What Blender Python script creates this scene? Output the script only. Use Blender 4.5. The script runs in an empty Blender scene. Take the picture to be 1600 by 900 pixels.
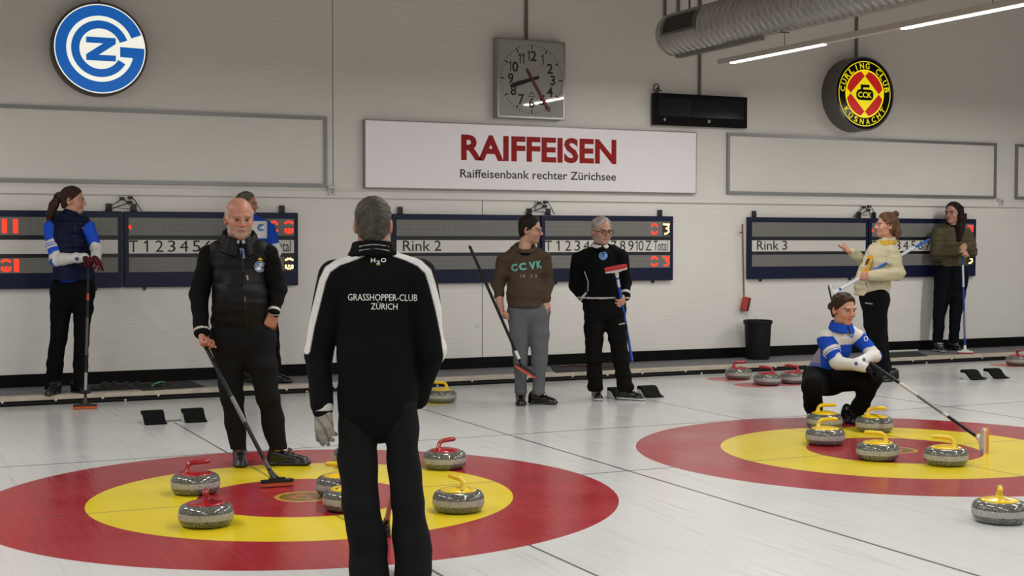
import bpy, bmesh, math, random
import numpy as np
from mathutils import Vector, Matrix
from mathutils.bvhtree import BVHTree

# ------------------------------------------------------------------ camera, world, exposure
SC = bpy.context.scene
COL = SC.collection
FPX, YAW, PITCH, ROLL, CAMH = 2194.9, 0.438387, -0.034973, 0.001163, 1.5
def _axes():
    f = Vector((math.sin(YAW)*math.cos(PITCH), math.cos(YAW)*math.cos(PITCH), math.sin(PITCH)))
    r = Vector((math.cos(YAW), -math.sin(YAW), 0)); u = r.cross(f)
    c, s = math.cos(ROLL), math.sin(ROLL)
    return c*r+s*u, -s*r+c*u, f
CR, CU, CF = _axes()
CAM = Vector((0, 0, CAMH))
cd = bpy.data.cameras.new('camera'); cam = bpy.data.objects.new('camera', cd); COL.objects.link(cam)
cd.sensor_width = 36; cd.lens = 36*FPX/1600; cd.clip_end = 200
cam.matrix_world = Matrix(((CR.x, CU.x, -CF.x, 0), (CR.y, CU.y, -CF.y, 0), (CR.z, CU.z, -CF.z, CAMH), (0, 0, 0, 1)))
SC.camera = cam
SC.view_settings.view_transform = 'Standard'; SC.view_settings.look = 'None'
SC.view_settings.exposure = 0.0; SC.view_settings.gamma = 1; SC.view_settings.use_curve_mapping = False
WORLD_STRENGTH = 0.30
LAMP_POWER = 50
wd = bpy.data.worlds.new('hall'); SC.world = wd; wd.use_nodes = True
wd.node_tree.nodes['Background'].inputs[0].default_value = (1.0, 0.99, 0.97, 1)
wd.node_tree.nodes['Background'].inputs[1].default_value = WORLD_STRENGTH

# measured layout (metres): X along the end wall, Y towards it, ice at z = 0
HX, HY, SHEET = 2.3531, 7.8722, 4.342      # first house centre, sheet spacing
WALL_Y, CURB_Y, WALK_Z = 14.1, 13.2, 0.08
LAMP_X, LAMP_Z = 8.27, 3.33

def ray(px, py):
    return CF + CR*((px-800)/FPX) - CU*((py-450)/FPX)
def on_wall(px, py, y=WALL_Y):
    d = ray(px, py); t = y/d.y; return d.x*t, CAMH+d.z*t
def on_ground(px, py, z=0.0):
    d = ray(px, py); t = (z-CAMH)/d.z; return Vector((d.x*t, d.y*t, z))
def at_depth(px, py, D):
    return CAM + ray(px, py)*D
def depth_of(p):
    return (Vector(p)-CAM).dot(CF)

# ------------------------------------------------------------------ materials
def lin(h):
    if isinstance(h, str):
        h = h.lstrip('#'); c = [int(h[i:i+2], 16)/255 for i in (0, 2, 4)]
        return tuple(((v/12.92) if v <= 0.04045 else ((v+0.055)/1.055)**2.4) for v in c)
    return tuple(h)
MATS = {}
def mat(name, col='#808080', rough=0.5, metal=0.0, emit=None, strength=0.0, noise=0.0, nscale=40, bump=0.0, bscale=None, spec=0.5, coat=0.0, attr=None, sheen=0.0):
    if name in MATS: return MATS[name]
    m = bpy.data.materials.new(name); m.use_nodes = True
    nt = m.node_tree; b = nt.nodes['Principled BSDF']
    c = lin(col)
    b.inputs['Base Color'].default_value = (*c, 1); b.inputs['Roughness'].default_value = rough
    b.inputs['Metallic'].default_value = metal; b.inputs['Specular IOR Level'].default_value = spec
    b.inputs['Coat Weight'].default_value = coat; b.inputs['Sheen Weight'].default_value = sheen
    if emit is not None:
        b.inputs['Emission Color'].default_value = (*lin(emit), 1); b.inputs['Emission Strength'].default_value = strength
    src = None
    if attr:
        a = nt.nodes.new('ShaderNodeAttribute'); a.attribute_name = attr; src = a.outputs['Color']
        nt.links.new(src, b.inputs['Base Color'])
    tc = None
    if noise or bump:
        tc = nt.nodes.new('ShaderNodeTexCoord')
    if noise:
        n = nt.nodes.new('ShaderNodeTexNoise'); n.inputs['Scale'].default_value = nscale; n.inputs['Detail'].default_value = 3
        nt.links.new(tc.outputs['Object'], n.inputs['Vector'])
        mp = nt.nodes.new('ShaderNodeMapRange'); mp.inputs['To Min'].default_value = 1-noise; mp.inputs['To Max'].default_value = 1+noise
        mp.inputs['From Min'].default_value = 0.25; mp.inputs['From Max'].default_value = 0.75
        nt.links.new(n.outputs['Fac'], mp.inputs['Value'])
        mx = nt.nodes.new('ShaderNodeVectorMath'); mx.operation = 'SCALE'
        if src: nt.links.new(src, mx.inputs[0])
        else: mx.inputs[0].default_value = c
        nt.links.new(mp.outputs[0], mx.inputs['Scale']); nt.links.new(mx.outputs[0], b.inputs['Base Color'])
    if bump:
        n = nt.nodes.new('ShaderNodeTexNoise'); n.inputs['Scale'].default_value = bscale or nscale; n.inputs['Detail'].default_value = 4
        nt.links.new(tc.outputs['Object'], n.inputs['Vector'])
        bp = nt.nodes.new('ShaderNodeBump'); bp.inputs['Strength'].default_value = bump; bp.inputs['Distance'].default_value = 0.01
        nt.links.new(n.outputs['Fac'], bp.inputs['Height']); nt.links.new(bp.outputs[0], b.inputs['Normal'])
    MATS[name] = m
    return m

class NB:                                   # tiny node-building helper
    def __init__(s, m): s.nt = m.node_tree
    def n(s, t, **k):
        x = s.nt.nodes.new(t)
        for a, v in k.items(): setattr(x, a, v)
        return x
    def val(s, sock, v):
        if hasattr(v, 'is_linked') or hasattr(v, 'links'): s.nt.links.new(v, sock)
        else: sock.default_value = v
    def math(s, op, a, b=0.0, c=0.0):
        x = s.n('ShaderNodeMath', operation=op)
        s.val(x.inputs[0], a); s.val(x.inputs[1], b); s.val(x.inputs[2], c); return x.outputs[0]
    def mix(s, fac, a, b):
        x = s.n('ShaderNodeMix', data_type='RGBA')
        s.val(x.inputs[0], fac)
        for i, v in ((6, a), (7, b)):
            if isinstance(v, tuple): x.inputs[i].default_value = (*v[:3], 1)
            else: s.nt.links.new(v, x.inputs[i])
        return x.outputs[2]

# ------------------------------------------------------------------ object helpers
def tag(o, label=None, cat=None, group=None, kind=None):
    if label: o['label'] = label
    if cat: o['category'] = cat
    if group: o['group'] = group
    if kind: o['kind'] = kind
    return o
def empty(name, loc=(0, 0, 0), rz=0.0):
    o = bpy.data.objects.new(name, None); COL.objects.link(o); o.location = loc; o.rotation_euler.z = rz
    o.empty_display_size = 0.1; return o
def link(name, me, parent=None):
    o = bpy.data.objects.new(name, me); COL.objects.link(o)
    if parent is not None: o.parent = parent
    return o
class MB:                                   # collects shapes into ONE mesh
    def __init__(s): s.bm = bmesh.new(); s.mi = 0
    def _f(s, vs):
        try:
            f = s.bm.faces.new(vs); f.material_index = s.mi; return f
        except ValueError: return None
    def box(s, lo, hi, M=None, bevel=0.0):
        b2 = bmesh.new(); bmesh.ops.create_cube(b2, size=1)
        for v in b2.verts:
            v.co = Vector([(lo[i]+hi[i])/2 + v.co[i]*(hi[i]-lo[i]) for i in range(3)])
        if bevel: bmesh.ops.bevel(b2, geom=b2.edges[:], offset=bevel, segments=2, affect='EDGES', profile=0.6)
        s.merge(b2, M); return s
    def merge(s, b2, M=None):
        mp = {}
        for v in b2.verts: mp[v] = s.bm.verts.new(M @ v.co if M is not None else v.co)
        for f in b2.faces: s._f([mp[v] for v in f.verts])
        b2.free()
    def tube(s, pts, r, seg=12, cap=True):
        pts = [Vector(p) for p in pts]; n = len(pts)
        rs = r if isinstance(r, (list, tuple)) else [r]*n
        rings = []; up = None
        for i, p in enumerate(pts):
            t = (pts[min(i+1, n-1)]-pts[max(i-1, 0)]).normalized()
            if up is None: up = Vector((0, 0, 1)) if abs(t.z) < 0.9 else Vector((1, 0, 0))
            a = t.cross(up).normalized(); b = a.cross(t).normalized(); up = b
            rings.append([s.bm.verts.new(p+(a*math.cos(k*2*math.pi/seg)+b*math.sin(k*2*math.pi/seg))*rs[i]) for k in range(seg)])
        for i in range(n-1):
            for k in range(seg):
                s._f([rings[i][k], rings[i][(k+1) % seg], rings[i+1][(k+1) % seg], rings[i+1][k]])
        if cap:
            s._f(rings[0][::-1]); s._f(rings[-1])
        return s
    def lathe(s, prof, seg=40, M=None):
        rings = []
        for r, z in prof:
            if r < 1e-6: rings.append([s.bm.verts.new(M @ Vector((0, 0, z)) if M is not None else (0, 0, z))])
            else:
                ring = []
                for k in range(seg):
                    p = Vector((r*math.cos(2*math.pi*k/seg), r*math.sin(2*math.pi*k/seg), z))
                    ring.append(s.bm.verts.new(M @ p if M is not None else p))
                rings.append(ring)
        for a, b in zip(rings, rings[1:]):
            for k in range(seg):
                k2 = (k+1) % seg
                if len(a) == 1 and len(b) == 1: continue
                if len(a) == 1: s._f([a[0], b[k2], b[k]])
                elif len(b) == 1: s._f([a[k], a[k2], b[0]])
                else: s._f([a[k], a[k2], b[k2], b[k]])
        return s
    def prism(s, poly, d0, d1, M=None):     # 2-D polygon in xy, extruded along z
        lo = [s.bm.verts.new(M @ Vector((x, y, d0)) if M is not None else (x, y, d0)) for x, y in poly]
        hi = [s.bm.verts.new(M @ Vector((x, y, d1)) if M is not None else (x, y, d1)) for x, y in poly]
        n = len(poly)
        s._f(lo[::-1]); s._f(hi)
        for i in range(n): s._f([lo[i], lo[(i+1) % n], hi[(i+1) % n], hi[i]])
        return s
    def build(s, name, m, parent=None, smooth=False, sharp=None):
        bmesh.ops.recalc_face_normals(s.bm, faces=s.bm.faces[:])
        me = bpy.data.meshes.new(name); s.bm.to_mesh(me); s.bm.free()
        for x in (m if isinstance(m, (list, tuple)) else [m]): me.materials.append(x)
        if smooth:
            for p in me.polygons: p.use_smooth = True
            if sharp: me.set_sharp_from_angle(angle=math.radians(sharp))
        return link(name, me, parent)
def copy_tree(o, parent=None):
    c = o.copy(); COL.objects.link(c)
    if parent is not None: c.parent = parent
    for ch in list(o.children): copy_tree(ch, c)
    return c
def text_mesh(txt, bold=0.0, res=3, align='LEFT', shear=0.0):
    if '1' in txt and len(txt) > 0:         # upright 1 with a flag, set beside the other figures
        H = text_mesh('0', bold)[0]; H = H[:, 1].max(); V, Fc, x = [], [], 0.0
        for ch in txt:
            if ch == '1':
                v = np.array([(.16, 0), (.275, 0), (.275, 1), (.195, 1), (.0, .83), (.0, .71), (.16, .80)])*H; f = [(0, 1, 2, 3, 6), (3, 4, 5, 6)]
            else:
                v, f = text_mesh(ch, bold); v = v-np.array([v[:, 0].min(), 0])
            n = sum(len(q) for q in V); V.append(v+np.array([x, 0])); Fc += [tuple(i+n for i in q) for q in f]; x += v[:, 0].max()+.10*H
        return np.concatenate(V), Fc
    cu = bpy.data.curves.new('txt', 'FONT'); cu.body = txt; cu.resolution_u = res; cu.fill_mode = 'FRONT'; cu.offset = bold; cu.shear = shear
    o = bpy.data.objects.new('txt', cu); COL.objects.link(o)
    dg = bpy.context.evaluated_depsgraph_get(); dg.update()
    me = bpy.data.meshes.new_from_object(o.evaluated_get(dg))
    COL.objects.unlink(o); bpy.data.objects.remove(o); bpy.data.curves.remove(cu)
    vs = np.array([v.co[:2] for v in me.vertices]); fs = [tuple(p.vertices) for p in me.polygons]
    bpy.data.meshes.remove(me)
    return vs, fs
def flat_text(mb, txt, M, w=None, h=None, bold=0.0, center=False, shear=0.0):
    """lay text into mb; M maps (x, y, 0) to its place; fitted to width w and height h (lower-left origin)"""
    vs, fs = text_mesh(txt, bold, shear=shear)
    lo, hi = vs.min(0), vs.max(0); sz = hi-lo
    sx = (w/sz[0]) if w else None; sy = (h/sz[1]) if h else None
    if sx is None: sx = sy
    if sy is None: sy = sx
    p = (vs-lo)*np.array([sx, sy])
    if center: p -= np.array([sz[0]*sx/2, sz[1]*sy/2])
    bv = [mb.bm.verts.new(M @ Vector((x, y, 0))) for x, y in p]
    for f in fs: mb._f([bv[i] for i in f])
def wall_frame(x, z, y):                    # local xy -> wall X,Z ; local z -> out of the wall (-Y)
    return Matrix(((1, 0, 0, x), (0, 0, -1, y), (0, 1, 0, z), (0, 0, 0, 1)))
def rounded_rect(w, h, r, n=5):
    P = []
    for cx, cy, a0 in ((w/2-r, h/2-r, 0), (-w/2+r, h/2-r, 90), (-w/2+r, -h/2+r, 180), (w/2-r, -h/2+r, 270)):
        for k in range(n+1):
            a = math.radians(a0+90*k/n); P.append((cx+r*math.cos(a), cy+r*math.sin(a)))
    return P
def arc_ring(r0, r1, a0, a1, n=60):
    A = [math.radians(a0+(a1-a0)*k/n) for k in range(n+1)]
    return [(r1*math.cos(a), r1*math.sin(a)) for a in A], [(r0*math.cos(a), r0*math.sin(a)) for a in A]
def strip(mb, outer, inner, z, M):
    o = [mb.bm.verts.new(M @ Vector((x, y, z))) for x, y in outer]; i = [mb.bm.verts.new(M @ Vector((x, y, z))) for x, y in inner]
    for k in range(len(o)-1): mb._f([o[k], o[k+1], i[k+1], i[k]])

# ------------------------------------------------------------------ lamps
m_house = mat('lamp_white', '#b9b4ac', 0.45)
m_tube = mat('lamp_diffuser', '#ffffff', 0.4, emit='#fff6ea', strength=6)
m_wire = mat('steel_wire', '#6b6862', 0.4, 0.8)
def lamp_row(x, y0, y1, lits, label, ztop, hang):
    """continuous white trunking along Y with lit segments"""
    t = empty('strip_lamp', (x, (y0+y1)/2, LAMP_Z)); tag(t, label, 'lamp', 'suspended strip lamps')
    ym = (y0+y1)/2
    mb = MB(); mb.box((-.035, y0-ym, 0), (.035, y1-ym, .055), bevel=.006); mb.build('housing', m_house, t)
    for a, b in lits:
        mb = MB(); mb.box((-.026, a-ym, -.013), (.026, b-ym, 0.002), bevel=.004); mb.build('diffuser', m_tube, t)
        L = bpy.data.lights.new('lamp_light', 'AREA'); L.shape = 'RECTANGLE'; L.size = 0.09; L.size_y = b-a
        L.energy = LAMP_POWER; L.color = (1, 0.975, 0.935)
        lo = bpy.data.objects.new('lamp_light', L); COL.objects.link(lo); lo.parent = t; lo.location = (0, (a+b)/2-ym, -.025)
    for y in hang:
        mb = MB(); mb.tube([(0, y-ym, .055), (0, y-ym, ztop-LAMP_Z)], .004, 6); mb.box((-.05, y-ym-.006, ztop-LAMP_Z-.012), (.05, y-ym+.006, ztop-LAMP_Z)); mb.build('suspension_wire', m_wire, t)
    return t
lamp_row(LAMP_X, -2.0, 12.5, [(10.75, 12.28), (8.1, 9.66), (5.4, 7.0), (2.7, 4.3), (0, 1.6)], 'long white strip lamp hanging below the silver duct, lit in segments', 3.525, [11.37, 8.6, 5.8, 3.0, 0.2])
for i, (k, y1) in enumerate(((-2, 12.0), (-1, 9.9), (1, 12.2))):
    lits = []; y = y1-.2
    while y > -2: lits.append((y-1.55, y)); y -= 2.65
    lamp_row(LAMP_X+k*SHEET, -3.0, y1, lits, 'white strip lamp over the ice, row %s of the silver duct' % ('two sheets left', 'one sheet left', 'one sheet right')[i], 5.6, [y1-1, y1-4, y1-7])

# ------------------------------------------------------------------ the room
def wall_material():
    m = mat('painted_concrete', '#c9c5bd', 0.55); nb = NB(m); nt = m.node_tree; b = nt.nodes['Principled BSDF']
    tc = nb.n('ShaderNodeTexCoord'); mp = nb.n('ShaderNodeMapping'); mp.inputs['Scale'].default_value = (0.9, 1, 22)
    nt.links.new(tc.outputs['Object'], mp.inputs['Vector'])
    n1 = nb.n('ShaderNodeTexNoise'); n1.inputs['Scale'].default_value = 2.2; n1.inputs['Detail'].default_value = 6; nt.links.new(mp.outputs[0], n1.inputs['Vector'])
    n2 = nb.n('ShaderNodeTexNoise'); n2.inputs['Scale'].default_value = 1.1; n2.inputs['Detail'].default_value = 5; nt.links.new(tc.outputs['Object'], n2.inputs['Vector'])
    s = nb.math('ADD', nb.math('MULTIPLY', n1.outputs['Fac'], 0.10), nb.math('MULTIPLY', n2.outputs['Fac'], 0.12))
    s = nb.math('ADD', s, 0.89)
    v = nb.n('ShaderNodeVectorMath', operation='SCALE'); v.inputs[0].default_value = lin('#e0ddd8'); nt.links.new(s, v.inputs['Scale'])
    nt.links.new(v.outputs[0], b.inputs['Base Color'])
    bp = nb.n('ShaderNodeBump'); bp.inputs['Strength'].default_value = 0.25; bp.inputs['Distance'].default_value = 0.01
    nt.links.new(n1.outputs['Fac'], bp.inputs['Height']); nt.links.new(bp.outputs[0], b.inputs['Normal'])
    return m
m_wall = wall_material()
m_seam = mat('joint_grey', '#77736c', 0.8)
mb = MB(); mb.box((-6, WALL_Y, -0.1), (24, WALL_Y+.25, 5.7))
for x in (1.57, 2.81, 3.70, 4.90, 5.50, 6.20, 7.82, 8.67, 9.87, 10.75, 11.96, 12.86, 14.1):
    for z in (0.56, 2.10, 3.37):
        mb.lathe([(0.026, 0), (0.024, .006), (0.014, .006), (0.010, .001), (0, .001)], 14, wall_frame(x, z+0.01*math.sin(x*7), WALL_Y))
mb.mi = 1
for x, z0, z1 in ((4.545, 2.0, 5.5), (6.25, 0.2, 1.0), (6.25, 1.76, 1.92)):
    mb.box((x-.004, WALL_Y-.0015, z0), (x+.004, WALL_Y+.01, z1))
o = mb.build('wall_back', [m_wall, m_seam]); tag(o, 'white painted concrete end wall behind the scoreboards', 'wall', kind='structure')
o = MB().box((-6, WALL_Y-.02, WALK_Z), (24, WALL_Y+.001, .20)).build('baseboard_back', mat('black_rubber', '#050505', 0.6, spec=.15)); tag(o, 'black rubber baseboard along the end wall', 'baseboard', kind='structure')
o = MB().box((-6, -6, 5.6), (24, WALL_Y, 5.7)).build('ceiling', mat('ceiling_grey', '#a09c96', 0.8)); tag(o, 'pale hall ceiling above the lamps', 'ceiling', kind='structure')
# cable trunking ledge
mb = MB(); mb.box((-6, WALL_Y-.035, 1.925), (24, WALL_Y+.001, 1.995), bevel=.005); o = mb.build('trim_1', m_wall); tag(o, 'white cable trunking along the wall above the scoreboards', 'trim', kind='structure')
# walkway with wooden edge and rubber bumper
m_walk = mat('walkway_grey', '#67676a', 0.6, noise=.12, nscale=6, bump=.2, bscale=60)
o = MB().box((-6, CURB_Y+.02, -.1), (24, WALL_Y, WALK_Z-.001)).build('trim_2', m_walk); tag(o, 'grey raised walkway between the ice and the end wall', 'walkway', kind='structure')
m_plank = mat('pale_plank', '#b3aa9a', 0.55, noise=.18, nscale=9)
o = MB().box((-6, CURB_Y-.012, .045), (24, CURB_Y+.12, WALK_Z+.004), bevel=.004).build('trim_3', m_plank); tag(o, 'pale wooden edging of the walkway above the bumper', 'edging', kind='structure')
mb = MB(); mb.box((-6, CURB_Y-.004, -.02), (24, CURB_Y+.05, .052))
mb.tube([(-6, CURB_Y-.012, .018), (24, CURB_Y-.012, .018)], .017, 10)
o = mb.build('trim_4', mat('bumper_rubber', '#0d0e0f', 0.6, spec=.2)); tag(o, 'black foam bumper along the end of the ice', 'bumper', kind='structure')
mb = MB()
for i in range(34):
    x = -1.0+i*.52+.1*math.sin(i*5.1)
    mb.lathe([(0.0, .016), (.012, .012), (.014, 0)], 10, wall_frame(x, .042, CURB_Y-.012))
    if i % 3 == 0: mb.lathe([(0.0, .014), (.011, .01), (.013, 0)], 10, wall_frame(x+.2, .012, CURB_Y-.028))
o = mb.build('trim_5', mat('bolt_zinc', '#b9b6ae', 0.4, 0.5)); tag(o, 'row of pale bolts along the bumper edge', 'bolts', kind='structure')

# ------------------------------------------------------------------ ice with painted houses
def ice_material():
    m = mat('ice', '#d6d8d6', 0.16); nb = NB(m); nt = m.node_tree; b = nt.nodes['Principled BSDF']; M = nb.math
    g = nb.n('ShaderNodeNewGeometry'); sp = nb.n('ShaderNodeSeparateXYZ'); nt.links.new(g.outputs['Position'], sp.inputs[0])
    X, Y = sp.outputs[0], sp.outputs[1]
    # u = offset from the nearest sheet centre line, v = offset from the tee line
    u0 = M('SUBTRACT', X, HX-SHEET/2)
    u = M('SUBTRACT', M('FLOORED_MODULO', u0, SHEET), SHEET/2)
    v = M('SUBTRACT', Y, HY)
    wob = nb.n('ShaderNodeTexNoise'); wob.inputs['Scale'].default_value = 3; nt.links.new(g.outputs['Position'], wob.inputs['Vector'])
    d = M('SQRT', M('ADD', M('MULTIPLY', u, u), M('MULTIPLY', v, v)))
    # scratches and frost in the ice
    def streak(rot, sx, sy, lo, hi, det=3):
        mp = nb.n('ShaderNodeMapping'); mp.inputs['Rotation'].default_value = (0, 0, rot); mp.inputs['Scale'].default_value = (sx, sy, 1)
        nt.links.new(g.outputs['Position'], mp.inputs['Vector'])
        n = nb.n('ShaderNodeTexNoise'); n.inputs['Scale'].default_value = 1; n.inputs['Detail'].default_value = det; nt.links.new(mp.outputs[0], n.inputs['Vector'])
        r = nb.n('ShaderNodeMapRange'); r.inputs['From Min'].default_value = lo; r.inputs['From Max'].default_value = hi; nt.links.new(n.outputs['Fac'], r.inputs['Value'])
        return r.outputs[0], n.outputs['Fac']
    s1, f1 = streak(0.25, 26, 0.9, .57, .75); s2, f2 = streak(-0.35, 34, 1.1, .58, .75); s3, f3 = streak(1.2, 20, 1.0, .60, .78)
    s4, f4 = streak(0.0, 1.3, 1.3, .35, .7, 5)
    sc = M('ADD', M('ADD', M('MULTIPLY', s1, .32), M('MULTIPLY', s2, .28)), M('MULTIPLY', s3, .26))
    sc = M('MULTIPLY', sc, M('ADD', M('MULTIPLY', s4, 1.4), .3))
    col = nb.mix(M('MULTIPLY', s4, .35), lin('#c6c7c6'), lin('#babab8'))
    col = nb.mix(sc, col, lin('#94948f'))
    def band(x, c, w):                      # 1 inside |x-c| < w
        return M('LESS_THAN', M('ABSOLUTE', M('SUBTRACT', x, c)), w)
    dark = lin('#3a3c3e')
    frost_r = nb.mix(M('ADD', M('MULTIPLY', s4, .12), M('MULTIPLY', sc, .5)), lin('#95252d'), lin('#b25552'))
    frost_y = nb.mix(M('ADD', M('MULTIPLY', s4, .12), M('MULTIPLY', sc, .45)), lin('#d8c01c'), lin('#e2d470'))
    scar, _ = streak(0.5, 5, 1.2, .66, .72)
    frost_r = nb.mix(M('MULTIPLY', scar, .5), frost_r, lin('#7d1018'))
    col = nb.mix(M('LESS_THAN', d, 1.829), col, frost_r)
    col = nb.mix(M('LESS_THAN', d, 1.219), col, frost_y)
    col = nb.mix(M('LESS_THAN', d, .61), col, frost_r)
    # button emblem
    au, av = M('ABSOLUTE', u), M('ABSOLUTE', v)
    dia = M('LESS_THAN', M('ADD', M('MULTIPLY', au, 1.0), M('MULTIPLY', av, 1.0)), .085)
    dia2 = M('LESS_THAN', M('ADD', au, av), .045)
    col = nb.mix(M('LESS_THAN', d, .170), col, lin('#b98f3e'))
    col = nb.mix(M('LESS_THAN', d, .142), col, lin('#7a5a22'))
    col = nb.mix(dia, col, lin('#a8603a')); col = nb.mix(dia2, col, lin('#6d5a1c'))
    # lines
    ln = M('MAXIMUM', band(v, 0, .009), band(v, 1.829+.012, .011))
    ln = M('MAXIMUM', ln, M('MULTIPLY', band(u, 0, .009), M('LESS_THAN', v, 3.66)))
    ln2 = M('MULTIPLY', band(u, .627, .008), M('LESS_THAN', v, -1.70))
    ln2 = M('MULTIPLY', ln2, M('LESS_THAN', X, 4.5))
    ln = M('MAXIMUM', ln, ln2)
    ln = M('MAXIMUM', ln, M('GREATER_THAN', M('ABSOLUTE', u), SHEET/2-.011))
    ln = M('MULTIPLY', ln, M('GREATER_THAN', d, .165))
    inh = M('LESS_THAN', d, 1.829)
    col = nb.mix(M('MULTIPLY', ln, M('SUBTRACT', .88, M('MULTIPLY', inh, .3))), col, dark)
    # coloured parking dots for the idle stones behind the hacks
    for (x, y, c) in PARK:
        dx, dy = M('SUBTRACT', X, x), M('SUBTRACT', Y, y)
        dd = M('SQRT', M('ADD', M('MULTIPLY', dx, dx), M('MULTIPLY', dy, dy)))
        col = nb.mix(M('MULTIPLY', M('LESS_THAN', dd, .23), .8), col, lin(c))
    nt.links.new(col, b.inputs['Base Color'])
    rr = M('ADD', .13, M('MULTIPLY', s4, .14)); nt.links.new(rr, b.inputs['Roughness'])
    b.inputs['IOR'].default_value = 1.31
    hgt = M('ADD', M('ADD', f1, f2), M('MULTIPLY', f3, .7))
    pb = nb.n('ShaderNodeTexNoise'); pb.inputs['Scale'].default_value = 90; pb.inputs['Detail'].default_value = 2; nt.links.new(g.outputs['Position'], pb.inputs['Vector'])
    hgt = M('ADD', hgt, M('MULTIPLY', pb.outputs['Fac'], .6))
    bp = nb.n('ShaderNodeBump'); bp.inputs['Strength'].default_value = 0.22; bp.inputs['Distance'].default_value = 0.004
    nt.links.new(hgt, bp.inputs['Height']); nt.links.new(bp.outputs[0], b.inputs['Normal'])
    return m
def stone_center(x0, x1, y0, y1):           # granite box in the photograph -> centre on the ice
    return on_ground((x0+x1)/2, (y0+y1)/2, .057)
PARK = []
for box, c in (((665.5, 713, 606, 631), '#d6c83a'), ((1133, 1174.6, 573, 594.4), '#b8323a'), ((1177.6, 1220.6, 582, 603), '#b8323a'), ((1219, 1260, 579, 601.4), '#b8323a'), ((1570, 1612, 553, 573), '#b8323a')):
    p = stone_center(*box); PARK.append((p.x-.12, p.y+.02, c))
mb = MB(); mb.box((-6, -6, -.1), (24, CURB_Y+.02, 0)); o = mb.build('floor', ice_material()); tag(o, 'white curling ice with two red and yellow houses', 'ice', kind='structure')
# ------------------------------------------------------------------ things on the wall
m_alu = mat('aluminium_frame', '#8a8b8a', 0.4, 0.6)
def empty_billboard(x0, x1, z0, z1, label):
    t = empty('billboard_frame', ((x0+x1)/2, WALL_Y, z0)); tag(t, label, 'frame', 'empty billboard frames')
    w, h = (x1-x0)/2, z1-z0; y = -.03
    mb = MB(); mb.box((-w+.02, -.012, .02), (w-.02, 0.0005, h-.02)); mb.build('backing_panel', m_wall, t)
    mb = MB(); T = .035
    mb.box((-w, y, 0), (w, 0.0005, T)); mb.box((-w, y, h-T), (w, 0.0005, h)); mb.box((-w, y, T), (-w+T, 0.0005, h-T)); mb.box((w-T, y, T), (w, 0.0005, h-T))
    mb.build('frame_rail', m_alu, t)
empty_billboard(0.30, 4.475, 2.035, 2.765, 'empty grey framed wall panel under the round blue logo sign')
empty_billboard(9.425, 13.64, 2.035, 2.765, 'empty grey framed wall panel under the black hanging screen')
empty_billboard(13.98, 18.1, 2.035, 2.765, 'empty grey framed wall panel cut off at the right edge')

# backlit bank sign
x0, z1 = on_wall(569.5, 186, WALL_Y-.06); x1, z0 = on_wall(1088.5, 303, WALL_Y-.06)
t = empty('bank_sign', ((x0+x1)/2, WALL_Y, z0)); tag(t, 'wide white backlit sign reading RAIFFEISEN in red letters', 'sign')
w, h = (x1-x0)/2, z1-z0
mb = MB(); mb.box((-w, -.058, 0), (w, 0.0005, h), bevel=.003); mb.build('sign_case', mat('sign_case_grey', '#8c8a88', 0.4, .4), t)
mb = MB(); mb.box((-w+.012, -.06, .012), (w-.012, -.05, h-.012)); mb.build('sign_panel', mat('sign_white', '#cfcacb', 0.35, emit='#f2ecee', strength=.16), t)
cx = (x0+x1)/2
def wtext(txt, pl, pr, pt, pb_, m, parent, depth, origin, name='lettering', bold=0.0):
    """text fitted between photograph pixels on the plane y = WALL_Y - depth"""
    ax, az = on_wall(*pl[:2], WALL_Y-depth); bx, bz = on_wall(*pr[:2], WALL_Y-depth)
    mb = MB(); flat_text(mb, txt, wall_frame(ax-origin.x, az-origin.z, -depth), w=bx-ax, h=on_wall(*pt, WALL_Y-depth)[1]-az, bold=bold)
    return mb.build(name, m, parent)
m_red = mat('sign_red', '#8e0f10', 0.5, emit='#b01e20', strength=.05, spec=.2); m_ink = mat('ink_black', '#15130f', 0.6); m_ink2 = mat('sign_black', '#1c1c22', .4)
wtext('RAIFFEISEN', (720.5, 250.5), (963, 257), (720.5, 209.5), None, m_red, t, .0615, t.location, bold=.035)
wtext('Raiffeisenbank rechter Zürichsee', (719, 277.5), (962.5, 283), (719, 264), None, m_ink2, t, .0615, t.location, 'small_lettering', bold=.012)
# cable along sign bottom
# --- wall clock
yk = WALL_Y-.12
cx0, cz1 = on_wall(777, 58.5, yk); cx1, cz0 = on_wall(883.3, 188, yk)
cw = (cx1-cx0); ch = cz1-cz0
t = empty('wall_clock', ((cx0+cx1)/2, WALL_Y, cz0)); tag(t, 'square silver wall clock with black numerals above the bank sign', 'clock')
w = cw/2
mb = MB(); mb.box((-w, -.12, 0), (w, 0.0005, ch), bevel=.008); mb.build('case', mat('clock_case', '#9a9a97', 0.35, .6), t)
mb = MB(); mb.box((-w+.025, -.122, .025), (w-.025, -.112, ch-.025)); mb.build('dial', mat('clock_dial', '#a0a19d', 0.03, spec=.35), t)
R = min(w, ch/2)-.035; C = (0, ch/2)
def wf(dx, dz, dep): return wall_frame(dx, dz, -dep)
mb = MB()
for k in range(60):
    a = math.radians(k*6); L, T = (.05, .013) if k % 5 == 0 else (.018, .007)
    M = wf(0, ch/2, .1225) @ Matrix.Rotation(-a, 4, 'Z')
    mb.prism([(-T/2, R-L), (T/2, R-L), (T/2, R), (-T/2, R)], 0, .001, M)
mb.build('minute_mark', m_ink, t)
for k in range(1, 13):
    a = math.radians(k*30); rr = R-.125; mb = MB()
    flat_text(mb, str(k), wf(rr*math.sin(a), ch/2+rr*math.cos(a), .1225), h=.112, bold=.018, center=True)
    mb.build('numeral', m_ink, t)
mb = MB(); M = wf(0, ch/2, .126) @ Matrix.Rotation(-math.radians(252), 4, 'Z')
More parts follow.
